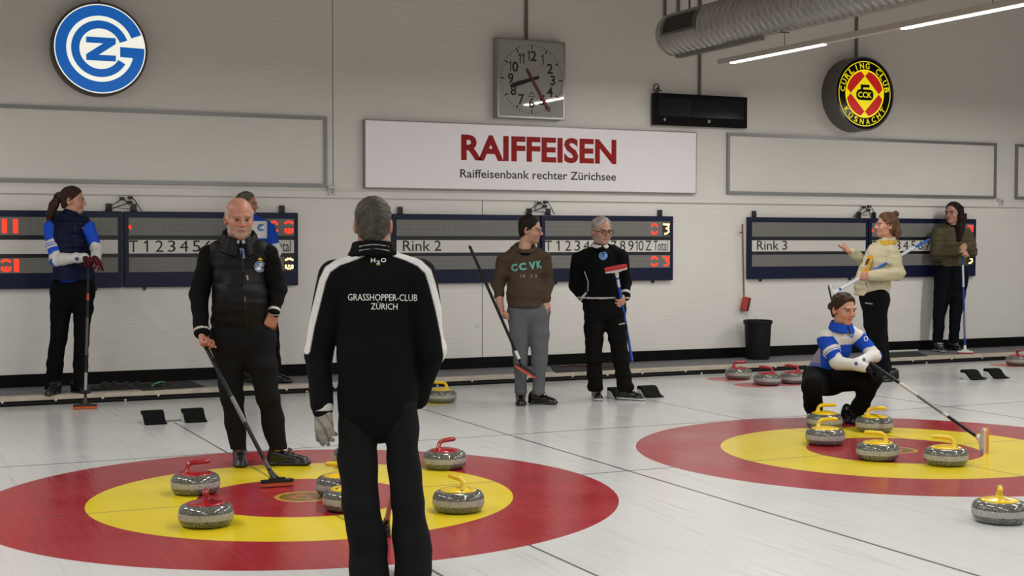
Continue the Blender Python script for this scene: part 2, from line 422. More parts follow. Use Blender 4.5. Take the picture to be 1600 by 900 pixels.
mb.prism([(-.016, -.09), (.016, -.09), (.024, .25), (0, .285), (-.024, .25)], 0, .004, M); mb.build('hour_hand', m_ink, t)
mb = MB(); M = wf(0, ch/2, .132) @ Matrix.Rotation(-math.radians(148), 4, 'Z')
mb.prism([(-.014, -.12), (.014, -.12), (.016, .40), (-.016, .40)], 0, .004, M); mb.build('minute_hand', mat('hand_dark', '#3a1a16', .5), t)
mb = MB(); M = wf(0, ch/2, .138) @ Matrix.Rotation(-math.radians(149), 4, 'Z')
mb.prism([(-.009, -.13), (.009, -.13), (.008, .41), (-.008, .41)], 0, .003, M); mb.build('second_hand', mat('hand_red', '#8e1b18', .5), t)
mb = MB(); M = wf(0, ch/2-.17, .1225); o_, i_ = arc_ring(.022, .03, -20, 200, 20); strip(mb, o_, i_, 0.0005, M); mb.prism([(-.045, -.02), (.045, -.02), (.045, -.014), (-.045, -.014)], 0, .001, M); mb.build('maker_mark', m_ink, t)
# conduits hanging down the wall
m_pipe = mat('conduit_grey', '#6f6d68', .5, .3)
for nm, px, ptop, pbot, lab in (('conduit', 823, 0, 62, 'grey conduit down the wall to the square clock'), ('conduit', 1094, 0, 148, 'grey conduit down the wall to the black screen'), ('conduit', 1339, 0, 95, 'grey conduit down the wall to the round yellow club sign')):
    x, z = on_wall(px, pbot, WALL_Y-.03)
    o = MB().tube([(0, 0, 0), (0, 0, 5.6-z)], .019, 10).build(nm, m_pipe); o.location = (x, WALL_Y-.02, z); tag(o, lab, 'pipe', 'wall conduits')

# --- flat screen
ys = WALL_Y-.10
sx0, sz1 = on_wall(1022.5, 144.5, ys); sx1, sz0 = on_wall(1167.5, 200.5, ys)
t = empty('flat_screen', ((sx0+sx1)/2, WALL_Y, sz0)); tag(t, 'black wide flat screen on the wall right of the bank sign', 'screen')
w, h = (sx1-sx0)/2, sz1-sz0
m_scr = mat('screen_black', '#040405', .5, spec=.15); m_gl = mat('screen_glass', '#030304', .1, spec=.25)
mb = MB(); mb.box((-w, -.10, 0), (w, -.035, h), bevel=.006); mb.build('screen_case', m_scr, t)
mb = MB(); mb.box((-.12, -.036, h*.3), (.12, -.007, h*.7)); mb.build('wall_bracket', m_scr, t)
mb = MB(); mb.box((-w+.06, -.1015, h*.28), (-w+.50, -.099, h-.05)); mb.build('display', mat('screen_dim', '#101117', .2, spec=.2), t)
mb = MB(); mb.box((-w+.50, -.1015, h*.28), (w-.05, -.099, h-.04)); mb.build('display', m_gl, t)
for dx, r in ((-w+.14, .016), (-w+.745, .02)):
    mb = MB(); mb.lathe([(0, .004), (r, .003), (r, 0)], 12, wall_frame(dx, h*.17, -.1)); mb.build('badge', mat('badge_silver', '#9a9a9a', .4, .3), t)
mb = MB(); mb.tube([(-w+.05+.035*math.cos(a), -.06, h+.06+.045*math.sin(a)) for a in [k*math.pi/8 for k in range(17)]], .006, 6, cap=False)
mb.tube([(-w+.07, -.06, h), (-w+.05, -.06, h+.06), (-w+.12, -.06, h+.02)], .007, 6); mb.build('cable_loop', m_scr, t)

# --- round light signs
def disc_sign(px, py, rz, depth, name, label, m_case, m_face):
    x, z = on_wall(px, py, WALL_Y-depth)
    t = empty(name, (x, WALL_Y, z)); tag(t, label, 'sign')
    mb = MB(); mb.lathe([(0, 0.0005), (rz, 0.0005), (rz*1.0, .01), (rz, depth-.01), (rz*.985, depth), (rz*.95, depth), (rz*.95, depth-.006), (0, depth-.006)], 72, wall_frame(0, 0, 0)); mb.build('sign_case', m_case, t, True, 30)
    mb = MB(); mb.lathe([(0, depth-.002), (rz*.955, depth-.002)], 72, wall_frame(0, 0, 0)); mb.build('sign_face', m_face, t)
    return t
# blue and white club sign
zt, zb = on_wall(156, 4, WALL_Y-.15)[1], on_wall(156, 148, WALL_Y-.15)[1]
RG = (zt-zb)/2
m_lit = mat('sign_lit_white', '#e8e8dc', .35, emit='#f6f8ea', strength=.72)
m_blue = mat('sign_lit_blue', '#0e58a8', .35, emit='#0f62b8', strength=.6)
t = disc_sign(156.8, 76.2, RG*1.02, .15, 'round_club_sign', 'round illuminated white sign with blue letter G around a Z', mat('sign_case_dark', '#4a4740', .5), m_lit)
S = RG*1.0; M = wall_frame(0, 0, -.1495)
mb = MB()
o_, i_ = arc_ring(.715*S, .945*S, 21.5, 360, 90); strip(mb, o_, i_, 0, M)
mb.prism([(.42*S, .065*S), (.945*S, .05*S), (.943*S, -.02*S), (.73*S, -.17*S), (.42*S, -.155*S)], 0, .0008, M)
o_, i_ = arc_ring(.44*S, .615*S, 20, 330, 70); strip(mb, o_, i_, 0, M)
b = .13
mb.prism([(-.30*S, .25*S), (.33*S, .25*S), (.33*S, .12*S), (-.03*S, -.13*S), (.33*S, -.13*S), (.33*S, -.26*S), (-.30*S, -.26*S), (-.30*S, -.13*S), (.06*S, .12*S), (-.30*S, .12*S)], 0, .0008, M)
mb.build('emblem', m_blue, t)
mb = MB(); mb.tube([(0, -.075, RG), (0, -.075, 5.6-t.location.z)], .012, 8); mb.build('hanging_rod', m_pipe, t)
# yellow and red curling club sign
dK = .26
zt, zb = on_wall(1351.5, 91, WALL_Y-dK)[1], on_wall(1351.5, 203, WALL_Y-dK)[1]
RK = (zt-zb)/2
m_yel = mat('sign_lit_yellow', '#e8d80a', .4, emit='#f2e000', strength=.62); m_kred = mat('sign_lit_red', '#c01410', .4, emit='#d01812', strength=.42)
m_kblk = mat('sign_face_black', '#0c0b08', .15, spec=.15)
t = disc_sign(1351.3, 146.5, RK*1.04, dK, 'round_club_sign', 'round illuminated yellow and red diamond sign on a deep grey case', mat('sign_case_grey2', '#5b5955', .45), m_kblk)
M = wall_frame(0, 0, -dK+.0008); S = RK
mb = MB()
for r0, r1 in ((.885, .91), (.645, .675)):
    o_, i_ = arc_ring(r0*S, r1*S, 0, 360, 90); strip(mb, o_, i_, 0, M)
o_, i_ = arc_ring(0, .65*S, 0, 360, 72); mb.prism(o_[:-1], -.0004, 0, M)
mb.build('emblem', m_yel, t)
mb = MB(); dd = .50*S; rr = .63*S
for q in range(4):
    MQ = M @ Matrix.Rotation(q*math.pi/2, 4, 'Z')
    # quadrant piece: |x-y| < d, x+y > d, r < rr
    th = [math.radians(a) for a in np.linspace(0, 90, 61)]
    arc = [(rr*math.cos(a), rr*math.sin(a)) for a in th if abs(rr*math.cos(a)-rr*math.sin(a)) < dd*.98]
    mb.prism([(dd*.985, .015*dd)] + arc + [(.015*dd, dd*.985)], 0.0002, .0006, MQ)
mb.build('red_segment', m_kred, t)
mb = MB(); M2 = wall_frame(0, 0, -dK-.0008)
mb.prism(rounded_rect(.60*S, .30*S, .13*S), 0, .0006, M2 @ Matrix.Translation((0, -.03*S, 0)))
mb.prism([(-.15*S, .115*S), (-.06*S, .115*S), (-.06*S, .175*S), (.16*S, .175*S), (.16*S, .255*S), (-.15*S, .255*S)], 0, .0006, M2)
mb.build('stone_symbol', m_kblk, t)
mb = MB(); flat_text(mb, 'CCK', wall_frame(0, -.03*S, -dK-.002), w=.48*S, h=.16*S, bold=.02, center=True); mb.build('lettering', m_yel, t)
mb = MB()
def arc_text(txt, a0, a1, r, h, flip=False):
    n = len(txt)
    for i, ch in enumerate(txt):
        if ch == ' ': continue
        a = math.radians(a0+(a1-a0)*i/(n-1))
        rot = a-math.pi/2 if not flip else a+math.pi/2
        flat_text(mb, ch, wall_frame(0, 0, -dK-.0012) @ Matrix.Translation((r*math.cos(a), r*math.sin(a), 0)) @ Matrix.Rotation(rot, 4, 'Z'), h=h*(1.15 if ch == 'Ü' else 1), w=(h*.2 if ch == 'I' else h*.86), bold=.016, center=True)
arc_text('CURLING CLUB', 172, 10, .78*S, .165*S)
arc_text('KÜSNACHT', 216, 325, .78*S, .155*S, True)
mb.build('rim_lettering', m_yel, t)

# ------------------------------------------------------------------ scoreboards
m_navy = mat('board_navy', '#0a1434', .4, spec=.3); m_navy2 = mat('board_black', '#0a0c14', .4)
m_strip = mat('board_white', '#d2cfca', .5)
def led_material():
    m = mat('led_mesh', '#6a6a66', .5); nb = NB(m); nt = m.node_tree; b = nt.nodes['Principled BSDF']
    tc = nb.n('ShaderNodeTexCoord'); sp = nb.n('ShaderNodeSeparateXYZ'); nt.links.new(tc.outputs['Object'], sp.inputs[0])
    f = lambda o: nb.math('LESS_THAN', nb.math('ABSOLUTE', nb.math('SUBTRACT', nb.math('FRACT', nb.math('MULTIPLY', o, 70)), .5)), .3)
    k = nb.math('MULTIPLY', f(sp.outputs[0]), f(sp.outputs[2]))
    nt.links.new(nb.mix(k, lin('#7b7b77'), lin('#5c5c58')), b.inputs['Base Color']); return m
m_led = led_material()
m_ledr = mat('led_red', '#ff2a14', .4, emit='#ff2410', strength=2.6); m_ledw = mat('led_yellow', '#fff3b0', .4, emit='#ffe98c', strength=2.2)
m_leddark = mat('led_window', '#3c2320', .4)
BD = .06                                     # board depth
Z0, Z1 = 1.02, 1.765
bz = lambda f: Z1-(Z1-Z0)*f                  # fraction from the top
SEG = {'a': (0, 1, 'h'), 'b': (1, .75, 'v'), 'c': (1, .25, 'v'), 'd': (0, 0, 'h'), 'e': (0, .25, 'v'), 'f': (0, .75, 'v'), 'g': (0, .5, 'h')}
def score_digit(x, z, w, h, style, m, parent):
    mb = MB(); r = .013
    def dot(dx, dz, rr=r): mb.lathe([(0, .006), (rr*.7, .005), (rr, 0)], 8, wall_frame(x+dx*w, z+dz*h, -BD-.001))
    if style == '0':
        for dx, dz in ((.1, .80), (.28, .95), (.5, 1), (.72, .95), (.9, .80), (.1, .2), (.28, .05), (.5, 0), (.72, .05), (.9, .2)): dot(dx, dz)
    elif style == '3':
        for dx, dz in ((.1, 1), (.35, .97), (.62, .97), (.9, .97), (.85, .75), (.55, .56), (.85, .48), (.88, .22), (.62, .06), (.3, 0)): dot(dx, dz, r*1.1)
    elif style == '1':
        for dz in (0, .2, .4, .6, .8, 1): dot(.5, dz); dot(.25, dz)
    elif style == '2':
        for dx, dz in ((.1, .9), (.35, 1), (.65, 1), (.9, .9), (.1, .1), (.35, .02), (.65, .02), (.9, .1), (.9, .3), (.5, .3), (.1, .3)): dot(dx, dz, r*1.05)
    elif style == '.':
        dot(.3, .5, .013); dot(.36, .35, .010)
    mb.build('score_digit', m, parent, True)
def scoreboard(x0, x1, title, row, label, digits=()):
    t = empty('scoreboard', ((x0+x1)/2, WALL_Y, Z0)); tag(t, label, 'scoreboard', 'navy scoreboard panels on the wall')
    w = (x1-x0)/2; L = lambda f: bz(f)-Z0
    mb = MB(); mb.box((-w, -BD, 0), (w, 0.0005, Z1-Z0), bevel=.008); mb.build('case', m_navy, t)
    m_ = .045
    mb = MB()
    for f in (.315, .375), (.555, .605): mb.box((-w+m_-.005, -BD-.003, L(f[1])), (w-m_+.005, -BD+.01, L(f[0])))
    mb.build('divider_bar', m_navy2, t)
    for a, b in ((.083, .315), (.605, .80)):
        mb = MB(); mb.box((-w+m_, -BD-.002, L(b)), (w-m_, -BD+.01, L(a))); mb.build('led_panel', m_led, t)
    mb = MB(); mb.box((-w+m_, -BD-.002, L(.555)), (w-m_, -BD+.01, L(.365))); s = mb.build('name_strip', m_strip, t)
    if title or row:
        zc = (L(.555)+L(.365))/2
        if title:
            mb = MB(); flat_text(mb, title, wall_frame(-w+.115, zc-.052, -BD-.0035), h=.112, w=.44, bold=.004); mb.build('lettering', m_ink, s)
        if row:
            W = 2*w; 
            for ch, f0, f1 in row:
                mb = MB(); flat_text(mb, ch, wall_frame(-w+W*f0, zc-.056, -BD-.0035), w=W*(f1-f0), h=.114, bold=.0); mb.build('numeral' if ch.isdigit() else 'lettering', m_ink, s)
    mb = MB()
    for dx in (-w+.10, w-.16) if row else (-w+.10, w-.12):
        mb = MB(); mb.box((dx-.03, -.03, Z1-Z0-.001), (dx+.03, -.012, Z1-Z0+.075), bevel=.006); mb.build('hanger_tab', m_navy2, t)
    for dx in (-w+.2, w-.25):
        mb = MB(); mb.box((dx-.012, -.03, -.03), (dx+.012, -.01, .001)); mb.build('foot_stud', m_navy2, t)
    mb = MB()
    for k, dx in enumerate((-.05, .12, w-.35, w-.25)):
        for dz in (.05, .09):
            mb = MB(); mb.lathe([(0, .002), (.010, .002), (.011, 0)], 8, wall_frame(dx, dz, -BD)); mb.build('screw', m_navy2, t)
    for (dx, f, st, m) in digits:
        zt_, zb_ = (L(.125), L(.275)) if f == 0 else (L(.635), L(.77))
        if m is m_ledw or dx > w-.13:
            mb = MB(); mb.box((dx-.012, -BD-.0028, zb_-.02), (min(dx+.10, w-m_), -BD-.001, zt_+.02)); mb.build('digit_window', m_leddark, t)
        score_digit(dx, zb_, .085, zt_-zb_, st, m, t)
    return t
ROW = [('T', .027, .075), ('1', .108, .131), ('2', .172, .216), ('3', .241, .284), ('4', .308, .356), ('5', .38, .424), ('6', .447, .491), ('7', .516, .558), ('8', .583, .625), ('9', .647, .689), ('10', .702, .766), ('Z', .78, .826), ('Total', .845, .953)]
def bx(px): return on_wall(px, 390, WALL_Y-BD)[0]
W1 = bx(845)-bx(613)
x = bx(191.5)
scoreboard(x-W1, x, None, None, 'left navy scoreboard panel behind the ponytailed woman, red numbers lit', [(W1/2-1.02, 0, '1', m_ledr), (W1/2-1.12, 0, '1', m_ledr), (W1/2-1.015, 1, '1', m_ledr), (W1/2-1.12, 1, '2', m_ledr)] )
a, b = bx(194), bx(466)
scoreboard(a, b, None, ROW, 'navy scoreboard panel behind the man in the black puffer vest', [((b-a)/2-.30, 0, '0', m_ledr), ((b-a)/2-.14, 0, '2', m_ledr), ((b-a)/2-.30, 1, '0', m_ledr), ((b-a)/2-.14, 1, '2', m_ledw), (-(b-a)/2+.03, 0, '.', m_ledr)])
a, b = bx(613.5), bx(845)
scoreboard(a, b-.004, 'Rink 2', None, 'navy scoreboard panel reading Rink 2 right of the back-turned man')
a, b = bx(846), bx(1052)
scoreboard(a, b, None, ROW, 'navy scoreboard panel with numbers behind the grey-haired man in glasses', [((b-a)/2-.30, 0, '0', m_ledr), ((b-a)/2-.14, 0, '3', m_ledw), ((b-a)/2-.30, 1, '0', m_ledr), ((b-a)/2-.14, 1, '3', m_ledr)])
a, b = bx(1170), bx(1357)
scoreboard(a, b-.004, 'Rink 3', None, 'navy scoreboard panel reading Rink 3 above the black bin')
a, b = bx(1358), bx(1525)
scoreboard(a, b, None, ROW, 'navy scoreboard panel with numbers between the fleece and olive jackets', [((b-a)/2-.30, 0, '3', m_ledr), ((b-a)/2-.14, 0, '3', m_ledr), ((b-a)/2-.30, 1, '3', m_ledr), ((b-a)/2-.14, 1, '3', m_ledw), (-(b-a)/2+.025, 0, '.', m_ledr)])
# sockets with cables above the boards
m_plast = mat('socket_white', '#cbc8c2', .4); m_cab = mat('cable_black', '#0c0c0c', .5)
for px, py, lab in ((196, 316, 'white wall socket with black cables above the leftmost scoreboards'), (846, 322, 'white wall socket with black cables above the Rink 2 boards'), (1352, 328, 'white wall socket with black cables above the Rink 3 boards')):
    x, z = on_wall(px, py, WALL_Y-.03)
    t = empty('socket_outlet', (x, WALL_Y, z)); tag(t, lab, 'socket', 'sockets above the scoreboards')
    M = Matrix.Rotation(math.radians(45), 4, 'Y')
    mb = MB(); mb.box((-.06, -.03, -.06), (.06, 0.0005, .06), bevel=.006, M=Matrix.Rotation(math.radians(4), 4, 'Y')); mb.build('socket_plate', m_plast, t)
    for dx, dz in ((-.035, .035), (.045, .045), (.04, .0)):
        mb = MB(); mb.box((dx-.022, -.06, dz-.014), (dx+.022, -.03, dz+.014), bevel=.005); mb.build('plug', m_cab, t)
    zz = Z1-z+.006
    for pts in ([(-.04, -.05, .03), (-.10, -.055, -.01), (-.16, -.05, -.05), (-.20, -.045, zz)], [(.03, -.05, -.005), (-.05, -.06, -.035), (-.13, -.05, -.06), (-.185, -.045, zz)], [(-.02, -.05, .03), (.03, -.065, -.02), (.05, -.06, -.07), (.09, -.05, -.09), (.11, -.045, zz)], [(.06, -.05, .045), (.09, -.06, .01), (.13, -.05, -.05), (.155, -.045, zz)]):
        P = []
        for i in range(len(pts)-1):
            p0, p1, p2, p3 = [Vector(pts[max(0, min(len(pts)-1, i+j))]) for j in (-1, 0, 1, 2)]
            for k in range(6):
                s = k/6; P.append(.5*((2*p1)+(p2-p0)*s+(2*p0-5*p1+4*p2-p3)*s*s+(3*p1-p0-3*p2+p3)*s**3))
        P.append(Vector(pts[-1])); mb = MB(); mb.tube(P, .005, 6); mb.build('cable', m_cab, t)
for px, py, lab in ((518.5, 298, 'small white wall socket right of the left billboard frame'), (1564, 316, 'small white wall socket at right below the billboard frames')):
    x, z = on_wall(px, py, WALL_Y-.04)
    t = empty('wall_socket', (x, WALL_Y, z)); tag(t, lab, 'socket')
    mb = MB(); mb.box((-.04, -.055, -.045), (.04, -.0, .05), bevel=.006); mb.build('socket_box', m_plast, t)
    mb = MB()
    for dx, dz in ((-.015, .012), (.015, .012), (0, -.014)): mb.lathe([(0, .003), (.009, .003), (.01, 0)], 10, wall_frame(dx, dz, -.055))
    mb.build('socket_hole', mat('socket_hole_grey', '#6e6b66', .6), t)

# ------------------------------------------------------------------ duct
def duct_material():
    m = mat('spiral_steel', '#b5b5b0', .34, .85, noise=.1, nscale=5); return m
t = empty('air_duct', (LAMP_X-.02, 13.42, 3.755)); tag(t, 'silver spiral ventilation duct hanging at the upper right', 'duct')
RD = .232
prof = [(0, 0), (.10, 0), (RD-.03, 0), (RD, -.02)]
n = 150; Ld = 15.6
for i in range(n):
    y = .03+Ld*i/n
    prof += [(RD, -y), (RD, -y-.062), (RD+.006, -y-.074), (RD+.006, -y-.092)]
prof += [(RD, -Ld-.05), (0, -Ld-.05)]
M = Matrix(((1, 0, 0, 0), (0, 0, 1, 0), (0, -1, 0, 0), (0, 0, 0, 1)))      # local z -> +Y
mb = MB(); mb.lathe(prof, 40, M); mb.build('duct_tube', duct_material(), t, True, 40)
mb = MB()
def duct_pt(y, a, r): return Vector((r*math.sin(a), y, r*math.cos(a)))
A0, A1 = math.radians(-95), math.radians(-50)
def grill_patch(y0, y1, a0, a1, r):
    k = 8; rows = [[mb.bm.verts.new(duct_pt(y, a0+(a1-a0)*j/k, r)) for j in range(k+1)] for y in (y0, y1)]
    for j in range(k): mb._f([rows[0][j], rows[0][j+1], rows[1][j+1], rows[1][j]])
grill_patch(-.80, -.19, A0, A1, RD+.012); mb.build('grille', mat('grille_dark', '#26251f', .6), t)
mb = MB()
for y0, y1, a0, a1 in ((-.84, -.15, A0-.10, A0), (-.84, -.15, A1, A1+.10), (-.84, -.80, A0, A1), (-.19, -.15, A0, A1)): grill_patch(y0, y1, a0, a1, RD+.016)
mb.build('grille_frame', mat('grille_frame_steel', '#77766f', .4, .7), t)
mb = MB(); mb.box((-.035, -1.7, -RD-.035), (.03, -.12, -RD+.004)); mb.build('cable_tray', mat('tray_steel', '#8b8a83', .4, .6), t)
for y in (-.35, -3.4, -6.6, -9.8):
    mb = MB(); mb.tube([(0, y, RD-.01), (0, y, 5.6-3.755)], .012, 8)
    mb.build('hanger_rod', m_pipe, t)
for px, lab in ((1040, 'grey rod on the wall left of the duct end'), (1061, 'thin grey rod on the wall above the duct end')):
    x, z = on_wall(px, 30, WALL_Y-.03)
    o = MB().tube([(0, 0, 0), (0, 0, 1.8)], .017, 8).build('conduit', m_pipe); o.location = (x, WALL_Y-.02, 3.8); tag(o, lab, 'pipe', 'wall conduits')

# ------------------------------------------------------------------ walkway things
bpos = on_ground(1184, 556, WALK_Z); by = WALL_Y-.28
d = ray(1184, 530); bx_ = d.x*by/d.y
t = empty('waste_bin', (bx_, by, WALK_Z)); tag(t, 'black round plastic waste bin against the wall below Rink 3', 'bin')
hb = on_wall(1184, 500, by)[1]-WALK_Z
m_bin = mat('bin_black', '#0d0e10', .55, spec=.25)
mb = MB(); mb.lathe([(0, 0), (.135, 0), (.138, .01), (.158, hb*.90), (.150, hb*.90), (.13, .02), (0, .02)], 36); mb.build('bin_body', m_bin, t, True, 40)
mb = MB(); mb.lathe([(.150, hb*.90), (.168, hb*.90), (.172, hb*.93), (.172, hb*.985), (.166, hb), (.154, hb), (.150, hb*.97), (.150, hb*.90)], 36); mb.build('rim', m_bin, t, True, 40)
# hanging wall broom
yb = WALL_Y-.05
xa, za = on_wall(1160, 350, yb); xb_, zb_ = on_wall(1162.5, 462, yb); xc, zc_ = on_wall(1163, 485, yb)
t = empty('hanging_broom', (xa, yb, zc_)); tag(t, 'thin red-headed broom hanging on the wall left of Rink 3', 'broom')
mb = MB(); mb.tube([(0, 0, za-zc_), (xb_-xa, 0, zb_-zc_)], .009, 8); mb.build('handle', mat('handle_copper', '#7a4a34', .5), t)
mb = MB(); mb.box((-.035, -.03, -.085), (.035, .03, .085), bevel=.014, M=Matrix.Translation((xc-xa+.005, 0, .08)) @ Matrix.Rotation(math.radians(14), 4, 'Y')); mb.build('broom_head', mat('broom_red', '#a8392c', .5), t)
mb = MB(); mb.box((.03, -.026, -.08), (.06, .026, .085), bevel=.01, M=Matrix.Translation((xc-xa+.005, 0, .08)) @ Matrix.Rotation(math.radians(14), 4, 'Y')); mb.build('bristles', mat('bristle_dark', '#3a1512', .8), t)
mb = MB(); mb.tube([(-.03, .0, za-zc_-.10), (0, .045, za-zc_-.10), (.012, .0, za-zc_-.10)], .008, 6); mb.build('wall_hook', m_pipe, t)
# rubber mats
m_mat = mat('mat_black', '#0e0f11', .8, noise=.2, nscale=30)
def floor_mat(p, lab):
    P = [on_ground(x, y, WALK_Z+.003) for x, y in p]; c = sum(P, Vector())/4
    o = MB().prism([(q.x-c.x, q.y-c.y) for q in P], 0, .009).build('floor_mat', m_mat); o.location = (c.x, c.y, WALK_Z); tag(o, lab, 'mat', 'black rubber mats on the walkway'); return o
floor_mat([(222, 611), (321, 605), (297, 595.5), (212, 599)], 'black rubber mat on the walkway left of the puffer vest man')
floor_mat([(868, 583), (972, 577.5), (960, 568.5), (860, 572)], 'black rubber mat behind the legs of the man in glasses')
floor_mat([(1366, 560.5), (1449, 556.5), (1432, 549), (1372, 551)], 'black rubber mat on the walkway left of the olive jacket woman')
# black broom bag with a green edge
p = on_ground(205, 606, WALK_Z)
t = empty('broom_bag', p); tag(t, 'crumpled black bag with a green stripe beside the ponytailed woman', 'bag')
mb = MB()
b2 = bmesh.new(); bmesh.ops.create_grid(b2, x_segments=26, y_segments=10, size=1)
for v in b2.verts:
    x, y = v.co.x, v.co.y
    e = max(0, 1-x*x)**.4*max(0, 1-y*y)**.4
    v.co = Vector((x*.42, y*.13, e*(.035+.018*math.sin(x*9+y*4)+.012*math.sin(x*17-y*6)+.02*math.exp(-((x+.5)*3)**2))))
mb.merge(b2); mb.build('bag_body', mat('bag_black', '#101113', .6), t, True)
mb = MB(); mb.tube([(.17, -.12, .02), (.26, -.02, .045), (.33, .10, .03)], .010, 6); mb.build('green_stripe', mat('stripe_green', '#3e8a4a', .5), t)
o = MB().tube([tuple(on_ground(x, y, WALK_Z+.012)-on_ground(915, 572, WALK_Z+.012)) for x, y in ((872, 573), (893, 571.5), (915, 572.5), (938, 574), (958, 572.5))], .008, 8).build('hose', mat('hose_red', '#5a2a2e', .6)); o.location = on_ground(915, 572, WALK_Z+.012)+Vector((0, 0, .006)); tag(o, 'thin dull red hose on the mat behind the man in glasses', 'hose')
o = MB().tube([(-.38, 0, 0), (.22, 0, 0)], .016, 10).build('broom_stick', mat('stick_white', '#b5b3ae', .5)); o.location = on_ground(1412, 548.5, WALK_Z+.017); tag(o, 'white stick lying by the wall near the fleece woman', 'stick')
# ------------------------------------------------------------------ hacks
m_rub = mat('hack_rubber', '#090a0b', .8, spec=.15, noise=.2, nscale=60); m_hackw = mat('hack_plate', '#c9cbc9', .4)
def hack(cx, cy, lab):
    t = empty('hack', (cx, cy, 0)); tag(t, lab, 'hack', 'starting hacks in the ice')
    mb = MB(); mb.box((-.26, .05, .001), (.26, .09, .006)); mb.build('base_plate', mat('hack_steel', '#7f8182', .4, .5), t)
    for sx in (-.163, .163):
        prof = [(-.125, .004), (-.125, .012), (-.085, .016), (-.05, .032), (-.02, .062), (.005, .088), (.035, .098), (.085, .098), (.095, .088), (.095, .07), (.02, .066), (-.02, .03), (-.06, .004)]
        M = Matrix(((0, 0, 1, sx), (1, 0, 0, 0), (0, 1, 0, 0), (0, 0, 0, 1)))
        mb = MB(); mb.prism(prof, -.085, .085, M); mb.build('foothold', m_rub, t)
        mb = MB(); mb.prism([(-.055, .002), (.09, .002), (.09, .068), (.02, .064), (-.02, .028)], -.09, .082, M); mb.build('block', m_hackw, t)
hack(HX, HY+3.66, 'pair of black rubber footholds on the ice behind the left house')
hack(HX+SHEET, HY+3.66, 'pair of black rubber footholds beside the feet of the man in glasses')
hack(HX+2*SHEET, HY+3.66, 'pair of black rubber footholds at the far right below the olive jacket woman')

# ------------------------------------------------------------------ curling stones
def granite():
    m = mat('granite', '#4b4c48', .18, coat=.3); nb = NB(m); nt = m.node_tree; b = nt.nodes['Principled BSDF']
    tc = nb.n('ShaderNodeTexCoord'); sp = nb.n('ShaderNodeSeparateXYZ'); nt.links.new(tc.outputs['Object'], sp.inputs[0]); Z = sp.outputs[2]
    n1 = nb.n('ShaderNodeTexNoise'); n1.inputs['Scale'].default_value = 130; n1.inputs['Detail'].default_value = 2; nt.links.new(tc.outputs['Object'], n1.inputs['Vector'])
    r = nb.n('ShaderNodeMapRange'); r.inputs['From Min'].default_value = .36; r.inputs['From Max'].default_value = .64; nt.links.new(n1.outputs['Fac'], r.inputs['Value'])
    base = nb.mix(r.outputs[0], lin('#2c2e2b'), lin('#74756e'))
    bandc = nb.mix(r.outputs[0], lin('#83827c'), lin('#aaa9a1'))
    k = nb.math('LESS_THAN', nb.math('ABSOLUTE', nb.math('SUBTRACT', Z, .058)), .0165)
    nt.links.new(nb.mix(k, base, bandc), b.inputs['Base Color'])
    nt.links.new(nb.math('ADD', .14, nb.math('MULTIPLY', k, .4)), b.inputs['Roughness']); nt.links.new(nb.math('MULTIPLY', nb.math('SUBTRACT', 1, k), .5), b.inputs['Coat Weight'])
    return m
m_gran = granite()
m_caps = {'red': mat('stone_red', '#94141c', .22, coat=.5), 'yellow': mat('stone_yellow', '#dcb80a', .25, coat=.5)}
def curling_stone(c):
    t = empty('curling_stone'); R, H = .144, .116
    prof = [(0, .006), (.055, .006), (.062, 0), (.07, 0), (.082, .004)]
    for k in range(25):
        a = math.radians(-78+156*k/24)
        x = abs(math.cos(a))**.62; z = abs(math.sin(a))**.85*(1 if a > 0 else -1)
        prof.append((R*(.60+.40*x), .058+.056*z/.98))
    prof += [(.07, H), (0, H)]
    mb = MB(); mb.lathe(prof, 56); mb.build('granite_body', m_gran, t, True, 50)
    mb = MB(); mb.lathe([(.099, H-.006), (.101, H), (.097, H+.005), (.085, H+.008), (.06, H+.013), (.03, H+.019), (0, H+.021)], 40); cap = mb.build('cap', m_caps[c], t, True, 60)
    mb = MB()
    P = [(-.052, 0, H+.004), (-.05, 0, H+.02), (-.048, 0, H+.038), (-.041, 0, H+.053), (-.025, 0, H+.063), (0, 0, H+.065), (.03, 0, H+.066), (.06, 0, H+.067), (.082, 0, H+.066), (.092, 0, H+.066)]
    mb.tube(P, [.030, .018, .0145, .014, .0145, .0145, .015, .015, .0135, .006], 14)
    mb.build('handle', m_caps[c], t, True, 60)
    for dx in (.055, -.075):
        mb = MB(); mb.lathe([(0, .0145), (.007, .0145), (.008, .008)], 10, Matrix.Translation((dx, .03, H-.002))); mb.build('cap_screw', mat('screw_dark', '#3a3524', .5), t)
    return t
PROTO = {}
def put_stone(c, box, ang, label, group):
    """ang: direction of the grip seen in the photograph (0 = right, 90 = away)"""
    if c not in PROTO: PROTO[c] = curling_stone(c); t = PROTO[c]
    else: t = copy_tree(PROTO[c])
    p = stone_center(*box); t.location = (p.x, p.y, 0)
    dv = ray((box[0]+box[1])/2, 600); dv.z = 0; f = dv.normalized(); r = Vector((f.y, -f.x, 0))
    a = math.radians(ang); g = r*math.cos(a)+f*math.sin(a); t.rotation_euler.z = math.atan2(g.y, g.x)
    tag(t, label, 'curling stone', group); return t
GA, GB, GC = 'stones in the left house', 'stones in the right house', 'idle stones along the bumper'
put_stone('red', (267.5, 343.5, 735, 775), 12, 'red-handled granite stone at left touching the yellow ring, farther of two', GA)
put_stone('red', (278.7, 365, 780, 827), -93, 'red-handled granite stone nearest the camera in the left house', GA)
put_stone('red', (662, 727.5, 701, 734), 40, 'red-handled granite stone right of the back-turned man', GA)
put_stone('yellow', (677.5, 755, 763, 801), 125, 'yellow-handled granite stone right of the back-turned man', GA)
put_stone('yellow', (496, 568, 740, 776.5), 170, 'yellow-handled granite stone left of the back-turned man, next to the button', GA)
